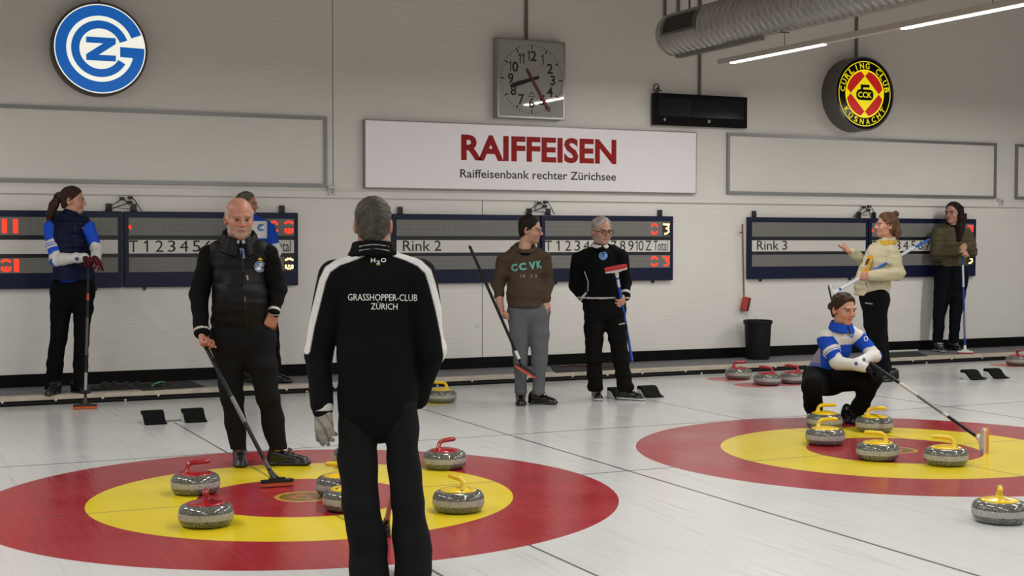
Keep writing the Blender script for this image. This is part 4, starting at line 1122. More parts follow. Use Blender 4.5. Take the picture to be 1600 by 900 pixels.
# ------------------------------------------------------------------ people
def paint(base, *layers):
    """colour function: base then (mask function, colour) layers"""
    def f(P):
        C = np.tile(const(base), (len(P), 1))
        for mf, c in layers:
            m = np.clip(mf(P), 0, 1).astype(float)[:, None]; C = C*(1-m)+const(c)*m
        return C
    return f
def near_line(pts, w, soft=.006):
    pts = [V3(p) for p in pts]
    return lambda P: np.clip((w-poly_dist(P, pts))/soft+.5, 0, 1)
def along(a, b, t0, t1, rad):
    def f(P):
        t, d = seg_t(P, a, b); return ((t >= t0) & (t < t1) & (d < rad)).astype(float)
    return f

# ---- A: man seen from behind
def man_back():
    F = Fig(606, 906, 0, 'person seen from behind in a black club jacket with white shoulder stripes', h=.0046); j, px = F.j, F.px
    F.head(j(583, 351), 178, -4, k=1.0, neck=j(584, 405), nr=.060, skin='#9c705c')
    lsh, lel, lwr = j(523, 432), j(497, 553, -.03), j(503, 632, .06)
    rsh, rel, rwr = j(656, 430), j(674, 545, -.02), j(652, 622, -.10)
    for a, b, c in ((lsh, lel, lwr), (rsh, rel, rwr)): F.B.chain([a, b, c], [.045, .04, .03], .03)
    # jacket
    S = SDF(.0056); w = F.f
    S.cone(j(590, 452), j(588, 560), px(59), px(57), .05, w, .62)
    S.cone(j(588, 560), j(590, 615), px(57), px(60), .05, w, .68); S.cone(j(590, 612), j(589, 634), px(62), px(60), .02, w, .70)
    S.ell(j(590, 636, .02), (.150, .10, .075), np.array([F.r, F.f, F.u]), .02)
    S.cone(j(551, 424), j(627, 424), px(27), px(27), .05, w, .8)
    S.cone(j(575, 404), j(594, 404), px(22), px(22), .05)
    for sh, el, wr in ((lsh, lel, lwr), (rsh, rel, rwr)):
        S.chain([sh, el], [px(27), px(21.5)], .03); S.chain([el, wr], [px(21), px(18)], .02)
    S.dispf = folds(.0035, 3, .09, .13)
    # curved shirt-tail hem
    S.cut(j(590, 664, .1), (-F.u*1.0 + F.f*.0))
    S.cuts = []
    F.B.cone(j(590, 452), j(588, 620), px(45), px(45), .05, w, .6)
    lft = [j(572, 398, .07), j(548, 404, .085), j(524, 412, .085), j(508, 426, .07), j(501, 447, .055), j(492, 478, .03), j(483, 510, .0), j(476, 545, -.01)]
    rgt = [j(615, 398, .07), j(632, 404, .085), j(650, 411, .085), j(668, 426, .06), j(675, 447, .045), j(684, 480, .01), j(692, 515, -.03), j(697, 548, -.05), j(694, 580, -.06), j(686, 606, -.08)]
    jk = F.garment(S, 'jacket', m_cloth, paint('#0a0a0b', (px_line(F, [(566, 396), (548, 403), (528, 410), (512, 421), (504, 438), (496, 470), (486, 510), (479, 548)], 5.2, -.03), '#c9c7c4'), (px_line(F, [(618, 396), (636, 402), (655, 411), (669, 424), (676, 446), (686, 485), (694, 525), (698, 556), (694, 585), (686, 608)], 5.0, -.06), '#c9c7c4')))
    K = SDF(.0048); F.ring_collar(K, j(583, 380, .0), 178, R=.080, r=.013, drop=.02, gap=70, rows=3, dz=.020, flare=.006)
    K.cone(j(552, 398, .03), j(546, 404, .0), px(5), px(4), .02); K.cone(j(614, 397, .03), j(618, 402, .0), px(5), px(4), .02)
    kc = F.garment(K, 'collar', m_cloth, '#0b0b0c')
    arc = lambda y, a: px_poly([(561+i*47/12, y-3.2*math.sin(math.pi*i/12)+0) for i in range(13)]+[(561+i*47/12, y+a-3.2*math.sin(math.pi*i/12)) for i in range(12, -1, -1)])
    decal(kc, [arc(384.5, 1.6), arc(391, 1.6)], 'collar_stripe', mat('stripe_grey', '#8d8b88', .8))
    decal(jk, [px_text('GRASSHOPPER-CLUB', 543.5, 469.5, 652, 470.5, 10.5, .0)], 'back_lettering', m_wht)
    decal(jk, [px_text('ZÜRICH', 579.5, 483.5, 621, 484, 12, .0)], 'back_lettering', m_wht)
    decal(jk, [px_text('H', 579.5, 410, 586.5, 410, 7, .03), px_text('2', 588, 412, 594, 412, 5, .02), px_text('O', 595, 410, 603.5, 410, 7, .03)], 'neck_logo', m_wht)
    decal(jk, [px_poly([(588, 413), (594, 413), (594, 414.2), (588, 414.2)])], 'neck_logo', m_pyel)
    F.trousers([[(j(561, 636), px(32)), (j(558, 711), px(30.5)), (j(564, 787, .01), px(29.5)), (j(576, 862, -.02), px(29.5)), (j(578, 897), px(29))],
                [(j(624, 636), px(28)), (j(630, 711), px(25.5)), (j(637, 787, -.02), px(27)), (j(645, 862, -.03), px(28.5)), (j(645, 896), px(28))]],
               j(590, 625), px(50), '#151516', fold=.005, seed=4, h=.0056, k=.008, cr=.72)
    F.shoe(576, 889, 184, laces=None); F.shoe(643, 889, 176)
    # gloved left hand
    G = SDF(.0042); F.hand(G, j(505, 640, .06), j(505, 660, .09)-j(504, 640, .06), F.r*.35+F.f*1.0, -1, 1.06, (28, 34, 25), 15, 2, 20, .0105)
    gl = F.garment(G, 'glove', m_nylon, paint('#857f74', (lambda P: np.clip(np.sin(P[:, 2]*70+P[:, 0]*150)*1.2-.5, 0, .8), '#4a463f')))
    C_ = SDF(.0046); C_.cone(j(504, 634, .06), j(504, 640, .06), px(16.5), px(16), .01); F.garment(C_, 'cuff', m_cloth, paint('#0c0c0d', (along(j(504, 636, .06), j(504, 642, .06), 0, .8, .2), '#b9b7b2')))
    F.hand(F.B, rwr, j(645, 640, -.12)-rwr, F.r*-1, 1, 1.0, (20, 25, 15))
    F.finish_body()
    F.hair('#413b35', .006, .003, bump=.002, lz=.012)
    return F
FA = man_back()
bt = on_ground(601, 831, .01)
broom(FA.j(652, 566, -.28), bt, 'broom with a pale pink stick standing behind the legs of the back-turned man', '#b88676', ('#15151a', '#1a1a1e'), FA.f, -Vector((0, 0, 1)), L=.19)

# ---- B: man in the black puffer vest
def man_vest():
    F = Fig(412, 729, 0, 'person with white beard in a black puffer vest holding a broom to the ice', h=.0046); j, px = F.j, F.px
    F.head(j(374, 341, .06), 12, -9, k=1.13, neck=j(373, 385), nr=.058, skin='#a8735e', beard=('#a59a92', .6), brow='#7d6a5e', jaw=1.05)
    lsh, lel, lwr = j(327, 398), j(311, 462, .02), j(315, 519, .14)
    rsh, rel, rwr = j(419, 398), j(433, 452, -.06), j(428, 489, .05)
    for a, b, c in ((lsh, lel, lwr), (rsh, rel, rwr)): F.B.chain([a, b, c], [.045, .038, .03], .03)
    w = F.f
    V = SDF(.0052)
    V.cone(j(373, 425), j(375, 502), px(41), px(42), .05, w, .70); V.cone(j(344, 396), j(405, 396), px(21), px(21), .05, w, .9); V.cone(j(373, 386), j(373, 400), px(24), px(32), .05, w, .8)
    V.cone(j(374, 500), j(377, 512), px(43), px(42), .03, w, .72)
    V.ell(j(378, 470, .09), (.15, .10, .16), None, .08)
    V.dispf = lambda x, y, z: quilt(.003, .098, .03)(x, y, z)+folds(.004, 2, .05, .08)(x, y, z)
    vest = F.garment(V, 'puffer_vest', m_nylon, '#101011'); F.B.cone(j(373, 425), j(375, 502), px(33), px(33), .05, w, .6)
    S = SDF(.005)
    for sh, el, wr, cf in ((lsh, lel, lwr, 11.5), (rsh, rel, rwr, 9)): S.chain([sh, el], [px(17), px(15)], .03); S.chain([el, wr], [px(15), px(cf)], .03)
    S.cone(j(345, 396), j(402, 396), px(14), px(14), .03); S.dispf = folds(.004, 6, .07, .09)
    F.garment(S, 'sweater', m_cloth, paint('#0b0b0c', (along(lel, lwr, .93, .98, .09), '#b8b5ae'), (along(rel, rwr, .86, .95, .09), '#b8b5ae')))
    K = SDF(.0046); F.ring_collar(K, j(374, 357, .01), 8, R=.098, r=.0155, drop=.085, gap=42, rows=5, dz=.022, flare=.007)
    F.garment(K, 'vest_collar', m_nylon, '#101011')
    H = SDF(.0042); F.ring_collar(H, j(373, 366, .035), 10, R=.072, r=.009, drop=.045, gap=24, rows=2, dz=.012, flare=.005)
    F.garment(H, 'shirt_collar', m_cloth, '#8a96aa')
    club_badge(vest, 406, 416.5, 8.6, 8.6)
    decal(vest, [px_poly([(402, 405), (407, 402), (411, 406), (407, 407)])], 'pin', m_pyel)
    mb_ = [px_poly([(376+i*1.6, 376+i*24), (378+i*1.6, 376+i*24), (379.4+i*1.6, 400+i*24), (377.4+i*1.6, 400+i*24)]) for i in range(6)]
    decal(vest, mb_, 'zip', mat('zip_black', '#050505', .3), .004)
    decal(vest, [px_poly([(384, 430), (387.5, 430), (388.5, 438), (386, 438)])], 'zip_pull', mat('zip_metal', '#77736c', .3, .6), .006)
    decal(vest, [px_poly([(374, 387.5), (381, 388.5), (383, 403), (379, 404)])], 'striped_tie', mat('tie_blue', '#5a6f98', .7), .005)
    F.trousers([[(j(354, 528), px(26)), (j(359, 575, .02), px(22)), (j(363, 620, .03), px(17.5)), (j(368, 662, .0), px(16)), (j(373, 697), px(13))],
                [(j(404, 528), px(26)), (j(411, 575, .04), px(22)), (j(419, 620, .06), px(17.5)), (j(427, 660, .02), px(16.5)), (j(434, 697), px(14))]],
               j(377, 505), px(43), '#141415', fold=.0042, seed=11, k=.025)
    F.shoe(376, 726, 4, '#0a0a0b', '#0c0c0c', .31, .052, m_laceb, high=.02); F.shoe(451, 727, 82, '#0a0a0b', '#0c0c0c', .30, .052, m_laceb, high=.02)
    # broom hand
    F.bt, F.bb = j(321, 541, .17), on_ground(433, 757, .012)
    ax = (F.bb-F.bt).normalized()
    hd = (j(322, 552, .20)-lwr)
    F.hand(F.B, lwr, hd, (F.r*1.0-F.f*.5), -1, 1.08, (62, 72, 50), 35, 3, 25, .0092)
    F.hand(F.B, rwr, j(419, 512, .05)-rwr, -F.r*.4+F.f*.8, 1, 1.0, (20, 25, 15), 10, 3, 30, .0092)
    mb = MB(); og = origin_of(F.root)
    mb.tube([Vector(lerp)-og for lerp in [rwr+(F.r*math.cos(a)*.036+F.f*math.sin(a)*.03)+F.u*(-.012) for a in [i*math.pi/8 for i in range(17)]]], .006, 6, cap=False)
    mb.build('watch', mat('watch_silver', '#a5a39c', .3, .7), F.root, True)
    F.finish_body()
    F.hair('#b3aba3', .007, 0, line=((.03, .09), (.028, .03), (.030, -.02), (-.045, -.09)), bump=.002, lz=.012, bald=(.066, .25))
    return F
FB = man_vest()
broom(FB.bt-(FB.bb-FB.bt).normalized()*.03, FB.bb, 'black broom slanting from the puffer vest man\'s hand to the red ring', '#141416', ('#1a1a1c', '#b4481e'), FB.r*.98+FB.f*.25, -Vector((0, 0, 1)), bands=((.42, .60, '#5f6064'), (.10, .16, '#3a3a3e')), L=.205, r=.0135)

# ---- C: man in the blue and white jersey behind him
def man_jersey():
    F = Fig(420, 596, WALK_Z, 'person in a blue and white jersey standing behind the puffer vest man', h=.006); j, px = F.j, F.px
    F.head(j(386, 320), 72, -3, k=1.02, neck=j(392, 345), nr=.055, skin='#a8765f', brow='#4a4038')
    w = F.dirn(60); S = SDF(.0065)
    rsh, rel, rwr = j(421, 358, .02), j(431, 392, .04), j(424, 425, .15)
    lsh, lel, lwr = j(372, 358, -.1), j(366, 392, -.1), j(378, 425, .1)
    S.cone(j(398, 365), j(398, 425), px(27), px(26), .04, w, .7); S.cone(j(385, 352), j(414, 354), px(11), px(11), .04)
    for a, b, c in ((lsh, lel, lwr), (rsh, rel, rwr)):
        S.chain([a, b, c], [px(10.5), px(9), px(7.5)], .03); F.B.chain([a, b, c], [.04, .034, .028], .03)
        F.hand(F.B, c, V3(c)-V3(b), F.f, 1, 1.0)
    S.cone(j(393, 342), j(394, 350), px(10), px(13), .02); S.dispf = folds(.003, 3)
    jer = F.garment(S, 'jersey', m_cloth, paint('#d2d2d0', (lambda P: ((V3(j(0, 372))[2]-P[:, 2]) > 0), '#1f45a8'), (lambda P: 1-np.clip((P-V3(j(417, 356))) @ -V3(F.r)/.01+.5, 0, 1), '#1f45a8'), (along(rel, rwr, -.05, .6, .07), '#cfcfcc'), (along(rsh, rel, .72, 1.01, .07), '#cfcfcc'), (lambda P: P[:, 2] > V3(j(0, 345))[2], '#1f45a8')))
    club_badge(jer, 408, 355.5, 6.2, 6.2)
    F.trousers([[(j(386, 455), px(16)), (j(388, 520), px(11)), (j(392, 585), px(10))], [(j(414, 455), px(17)), (j(424, 520), px(11.5)), (j(431, 585), px(10))]], j(399, 430), px(26), '#0e0e10', k=.03)
    F.shoe(393, 597, 30); F.shoe(438, 598, 60)
    F.finish_body()
    F.hair('#615a53', .008, .006, bump=.003, lz=.015)
man_jersey()

# ---- D: woman with the ponytail
def woman_pony():
    F = Fig(104, 614, WALK_Z, 'person with brown ponytail in a navy vest leaning on a black broom', h=.0052); j, px = F.j, F.px
    F.head(j(114, 313.5), 76, -3, k=1.06, neck=j(110, 345), nr=.046, skin='#bd8b74', lips='#9c4c48', female=True, jaw=.92)
    w = F.dirn(25); blue, white = '#2450c4', '#d0cecb'
    lsh, lel, lwr = j(80, 357, .02), j(88.5, 406, .12), j(133, 402, .27)
    rsh, rel, rwr = j(138, 355, .0), j(151.5, 390, .03), j(150, 404, .20)
    V = SDF(.0058)
    V.cone(j(110, 372), j(114, 400), px(28), px(25), .04, w, .70); V.cone(j(114, 400), j(115, 434), px(27), px(34.5), .04, w, .80); V.cone(j(92, 353), j(128, 351), px(14.5), px(14.5), .04, w, .85)
    V.cone(j(110, 336), j(110, 348), px(13), px(18), .03)
    V.ell(j(120, 378, .07), (.075, .07, .075), None, .06)
    V.dispf = quilt(.0045, .052); V.cut(j(0, 437), -F.u)
    vest = F.garment(V, 'down_vest', m_nylon, '#0c1230'); F.B.cone(j(112, 372), j(114, 428), px(20), px(22), .04, w, .65)
    U = SDF(.006); U.cone(j(116, 425), j(118, 434), px(28), px(28.5), .03, w, .72); U.cut(j(0, 441), -F.u); F.garment(U, 'shirt_hem', m_cloth, '#1d3f9c')
    K = SDF(.0046); F.ring_collar(K, j(109, 333, .01), 40, R=.082, r=.012, drop=.03, gap=45, rows=3, dz=.019, flare=.008)
    F.garment(K, 'vest_collar', m_nylon, '#0c1230')
    S = SDF(.0055)
    S.chain([lsh, lel], [px(12.5), px(10.5)], .025); S.chain([lel, lwr], [px(10.2), px(6.8)], .02)
    S.chain([rsh, rel], [px(10.5), px(8.5)], .025); S.chain([rel, rwr], [px(8.5), px(6.8)], .02); S.dispf = folds(.0035, 3, .05, .06)
    bd = lambda a, b, t0, t1: along(a, b, t0, t1, .085)
    sl = F.garment(S, 'jersey_sleeves', m_cloth, paint(blue, (bd(lsh, lel, .42, .50), white), (bd(lsh, lel, .52, .58), '#a8b0c4'), (bd(lsh, lel, .60, .66), white), (bd(lsh, lel, .86, 1.0), white), (bd(lel, lwr, .02, 1.1), white),
        (bd(rsh, rel, .80, 1.0), white), (bd(rel, rwr, .02, 1.1), white)))
    decal(sl, [px_disc(120, 404.5, 3.2, 3)], 'sleeve_mark', mat('mark_navy', '#39476e', .7))
    decal(vest, [px_text('nnnnnn', 129, 357.5, 136, 356, 1.6)], 'chest_mark', m_wht)
    z = [px_poly([(127, 336), (128.2, 337), (117.5, 348), (116.2, 347)])]
    decal(vest, z, 'zip', mat('zip_pale', '#8b919b', .3, .4), .012)
    decal(vest, [px_poly([(117, 348+i*10), (118, 348+i*10), (118.6+i*.3, 358+i*10), (117.6+i*.3, 358+i*10)]) for i in range(8)], 'zip', mat('zip_navy', '#1d2438', .4), .004)
    for a, b, c in ((lsh, lel, lwr), (rsh, rel, rwr)): F.B.chain([a, b, c], [.04, .034, .026], .03)
    F.bt, F.bb = j(138.5, 412, .33), on_ground(133, 637, .012)
    G = SDF(.0044)
    F.hand(G, j(133, 403, .27), j(143, 411, .33)-j(133, 403, .27), -F.u*.6-F.f*.6+F.r*.1, -1, 1.02, (55, 60, 45), 30, 3, 35, .0100)
    F.hand(G, j(149, 404, .22), j(157, 415, .36)-j(149, 404, .22), -F.u*.4-F.r*.2, 1, 1.05, (22, 30, 22), 20, 8, 40, .0100)
    F.garment(G, 'gloves', m_nylon, paint('#141112', (lambda P: np.clip((np.sin((P@V3(F.r))*230+P[:, 2]*120)-.1)*3, 0, 1), '#7c1a22')))
    F.trousers([[(j(97, 455), px(17)), (j(95, 480), px(16.5)), (j(92, 525, .01), px(12.5)), (j(86, 570), px(12.5)), (j(83, 606), px(12.5))],
                [(j(131, 455), px(16.5)), (j(130, 482), px(15)), (j(127, 525, .01), px(11.5)), (j(126, 570), px(11)), (j(126, 604), px(11.5))]], j(115, 446), px(30), '#0a0a0c', fold=.003, k=.02)
    decal(F.root.children[-1], [px_text('nnnnn', 139, 472, 145.5, 472, 1.6)], 'thigh_mark', m_wht)
    F.shoe(83, 617, -20, '#131315', '#1a1a1c', .26, .044, m_laceb); F.shoe(126, 614.5, 35, '#131315', '#1a1a1c', .26, .044, m_laceb)
    F.finish_body()
    def pony(S, L, k):
        S.chain([L(0, -.088, .045), L(0, -.120, .03), L(.005, -.16, -.05), L(.01, -.185, -.13), L(.01, -.20, -.21)], [.022*k, .034*k, .040*k, .033*k, .010*k], .02)
    F.hair('#38251b', .007, .004, line=((.090, .076), (.054, .042), (.028, -.01), (-.05, -.075)), bump=.002, extra=pony, lz=.03)
    mb = MB(); og = origin_of(F.root); L = F.L
    mb.tube([Vector(L(.03*math.cos(a), -.108-.01*math.sin(a), .036+.03*math.sin(a)))-og for a in [i*math.pi/8 for i in range(17)]], .007, 8, cap=False); mb.build('hair_tie', mat('tie_grey', '#5a5560', .6), F.root, True)
    return F
FD = woman_pony()
broom(FD.bt, FD.bb, 'black broom with orange head that the ponytailed woman leans on', '#101012', ('#2a1a12', '#c4531c'), FD.r, -Vector((0, 0, 1)), bands=((.74, .79, '#a02420'), (.36, .62, '#3c3c40'), (.12, .24, '#8f9094')), L=.20, r=.0125)

# ---- E: young man in the brown hoodie
def man_hoodie():
    F = Fig(832, 633, 0, 'person with dark hair in a brown hoodie and grey trousers holding a broom', h=.005); j, px = F.j, F.px
    F.head(j(829, 359.5), 74, -6, k=1.03, neck=j(819, 390), nr=.052, skin='#b08670', brow='#2a1c14', beard=('#5a4538', .25))
    lsh, lel, lwr = j(789, 407, .0), j(778, 445, -.02), j(782, 480, .06)
    rsh, rel, rwr = j(850, 405, -.02), j(856, 440, -.06), j(852, 467, .05)
    w = F.dirn(15); S = SDF(.0056)
    S.cone(j(821, 420), j(822, 456), px(28), px(28), .04, w, .70); S.cone(j(801, 400), j(838, 398), px(12), px(12), .04, w, .9); S.cone(j(820, 396), j(820, 404), px(8), px(16), .03)
    S.cut(j(0, 478), -F.u)
    S.cone(j(822, 458), j(823, 480), px(30.5), px(30), .03, w, .84)
    S.chain([lsh, lel], [px(12.5), px(10.5)], .03); S.cone(lel, V3(lel)+.42*(V3(lwr)-V3(lel)), px(10), px(8), .02)
    S.chain([rsh, rel, rwr], [px(12), px(9.5), px(7.8)], .03); S.dispf = folds(.0055, 5, .06, .09)
    jk = F.garment(S, 'hoodie', m_cloth, paint('#463a2f'))
    H = SDF(.005); F.ring_collar(H, j(820, 380, .0), 10, R=.088, r=.018, drop=.075, gap=20, rows=1); F.ring_collar(H, j(818, 385, -.02), 10, R=.105, r=.020, drop=.070, gap=120, rows=2, dz=.02)
    F.garment(H, 'hood', m_cloth, '#4a3e32')
    Tn = SDF(.0046); F.ring_collar(Tn, j(821, 388, .02), 10, R=.062, r=.010, drop=.02, gap=4, rows=3, dz=.02); F.garment(Tn, 'undershirt', m_cloth, '#08080a')
    for i, (ch, a, b) in enumerate((('C', 799, 809), ('C', 811, 822.5), ('V', 827, 837.5), ('K', 839, 847))):
        y = 424.5-i*1.6
        decal(jk, [px_text(ch, a, y, b, y-.8, 12, .05)], 'chest_lettering', m_teal, .004)
    decal(jk, [px_text('1', 812, 433.5, 814, 433.5, 5), px_text('8', 816.5, 434, 820.5, 434, 5), px_text('3', 828, 434, 832, 434, 5), px_text('3', 835, 433.5, 839, 433.5, 5)], 'small_lettering', mat('print_faded', '#8c8c80', .8))
    decal(jk, [px_poly([(775, 416), (784, 418), (784, 419), (775, 417)])], 'sleeve_mark', m_teal)
    decal(jk, [px_poly([(824, 404), (824.9, 404), (825.4, 473), (824.5, 473)])], 'zip', mat('zip_brown', '#17130f', .4), .003)
    F.B.cone(j(821, 415), j(822, 460), px(21), px(21), .04, w, .65)
    F.B.chain([lsh, lel, lwr], [.042, .041, .031], .03); F.B.chain([rsh, rel, rwr], [.042, .036, .03], .03)
    F.bt, F.bb = j(733.5, 384, .10), j(820, 581, .26)
    F.hand(F.B, lwr, j(785, 495, .12)-lwr, F.r*.5-F.f*.2+F.r*.5, -1, 1.06, (58, 70, 50), 35, 3, 25, .0095)
    F.hand(F.B, rwr, j(850, 486, .08)-rwr, F.f, 1, 1.0, (20, 25, 15), 10, 3, 25)
    F.trousers([[(j(811, 486), px(18)), (j(812, 520), px(16)), (j(813, 562), px(11.5)), (j(814, 600), px(9.5)), (j(813.5, 611), px(10.5))],
                [(j(842, 486), px(18)), (j(843, 520), px(16)), (j(843, 562), px(12.5)), (j(842, 600), px(10)), (j(841.5, 612), px(10.5))]], j(825, 482), px(26), '#5c5d60', fold=.004, seed=7, k=.018)
    F.shoe(814, 632, 2, '#0b0b0b', '#0e0e0e', .29, .052, m_laceb); F.shoe(848, 631.5, 72, '#0b0b0b', '#1a1a1a', .29, .052, m_laceb)
    mb = MB(); og = origin_of(F.root)
    mb.tube([rwr-og+F.r*math.cos(a)*.036+F.f*math.sin(a)*.036 for a in [i*math.pi/8 for i in range(17)]], .006, 6, cap=False); mb.build('wristband', mat('band_black', '#101010', .4), F.root, True)
    F.finish_body()
    F.hair('#1f1612', .009, .010, line=((.094, .088), (.058, .048), (.044, -.012), (-.045, -.088)), bump=.003, lz=.02)
    F.glasses(.023, .017, .0016)
    return F
FE = man_hoodie()
e_ax = (FE.bt-FE.bb).normalized()
broom(FE.bt, FE.bb, 'black broom with red-orange edged head held by the man in the hoodie', '#0e0e10', ('#141416', '#c2452c'), FE.r*.86-Vector((0, 0, 1))*.5-FE.f*.1, -FE.r*.5-Vector((0, 0, 1))*.86, bands=((.10, .165, '#c9c7c2'),), L=.20, r=.0135)

# ---- F: grey-haired man with glasses
def man_glasses():
    F = Fig(958, 625, 0, 'person with grey hair and dark glasses in a black club sweater', h=.005); j, px = F.j, F.px
    F.head(j(940, 361.5, .02), 32, -5, k=1.08, neck=j(938, 390), nr=.053, skin='#b4826c', beard=('#9c8f88', .45), brow='#5d5148')
    lsh, lel, lwr = j(904, 405), j(901, 446, -.06), j(917, 467, .04)
    rsh, rel, rwr = j(969, 402), j(977, 440, -.06), j(977, 462, .05)
    w = F.dirn(15); S = SDF(.0056)
    S.cone(j(938, 418), j(940, 450), px(31), px(29), .04, w, .72); S.cone(j(916, 400), j(957, 396), px(13), px(13), .04, w, .9); S.cone(j(938, 388), j(938, 396), px(12), px(20), .04)
    S.cone(j(940, 452), j(941, 458), px(30), px(30), .03, w, .80); S.ell(j(943, 440, .09), (.13, .08, .12), None, .06)
    S.chain([lsh, lel, lwr], [px(13), px(12), px(8.5)], .03); S.chain([rsh, rel, rwr], [px(13), px(10), px(7.5)], .03); S.dispf = folds(.005, 15, .06, .09)
    hemz = V3(j(0, 463.5))[2]
    sw = F.garment(S, 'sweater', m_cloth, paint('#09090b', (along(rel, rwr, .78, .95, .08), '#b9b7b2'), (along(lel, lwr, .86, .97, .08), '#b9b7b2'), (lambda P: (P[:, 2] < hemz+.004) & (P[:, 2] > hemz-.008), '#b9b7b2')))
    decal(sw, [px_disc(942.5, 399.5, 6.6, 6.6)], 'club_badge', m_lblue, .004); decal(sw, [px_disc(942.5, 399.5, 5.4, 5.4, .7, 24, 20, 340), px_disc(942.5, 399.5, 2.6, 2.6)], 'badge_print', m_pblue, .006)
    decal(sw, [px_poly([(912.5, 424), (913.6, 424), (919.5, 440), (919, 455), (918, 455), (918.3, 440)])], 'side_piping', m_wht, .003)
    C_ = SDF(.0042); F.ring_collar(C_, j(937, 379, .03), 22, R=.068, r=.009, drop=.035, gap=26, rows=2, dz=.014, flare=.008); F.garment(C_, 'shirt_collar', m_cloth, '#c4c2be')
    N = SDF(.0046); N.cone(j(938, 390, .12), j(942, 389.5, .12), px(4), px(4), .01); F.garment(N, 'bow_tie', m_cloth, '#060607')
    F.B.cone(j(938, 415), j(940, 455), px(23), px(22), .04, w, .65); F.B.chain([lsh, lel, lwr], [.042, .036, .03], .03); F.B.chain([rsh, rel, rwr], [.042, .036, .03], .03)
    F.bt, F.bb = j(962, 418, .26), j(988, 565, -.16)
    F.hand(F.B, rwr, j(970, 474, .12)-rwr, -F.r*.8+F.f*.3, 1, 1.08, (30, 40, 30), 25, 3, 30, .0095)
    F.hand(F.B, lwr, j(930, 478, .06)-lwr, F.f, -1, 1.05, (20, 25, 15), 10, 3, 20)
    F.trousers([[(j(930, 478), px(18.5)), (j(929, 515), px(16)), (j(928, 560), px(12.5)), (j(930, 608), px(11.5))],
                [(j(959, 478), px(18)), (j(963, 515), px(16)), (j(970, 560), px(12.5)), (j(977, 606), px(12.5))]], j(941, 468), px(28), '#0e0d0c', fold=.005, seed=9, k=.018)
    decal(F.root.children[-1], [px_text('nnnnnn', 967.5, 508, 977, 506, 2)], 'thigh_mark', m_wht)
    F.shoe(933.5, 624, 8, '#121416', '#c9c7c4', .29, .05, m_lacer); F.shoe(986, 625, 70, '#121416', '#c9c7c4', .30, .05, m_lacer)
    F.finish_body()
    F.hair('#9a948d', .008, .006, line=((.070, .098), (.052, .055), (.040, -.014), (-.045, -.088)), bump=.003, lz=.016)
    F.glasses(.025, .020, .0032)
    return F
FF = man_glasses()
fx = (FF.bb-FF.bt).normalized()
broom(FF.bb, FF.bt, 'blue broom held upside down by the man in glasses, red pad upward', '#1c4fa6', ('#c9c7c4', '#b3272c'), FF.r*.95+Vector((0, 0, 1))*.28, -fx, bands=((.12, .20, '#b9c4d6'), (.80, .985, '#2a62c0')), L=.205, r=.0125)

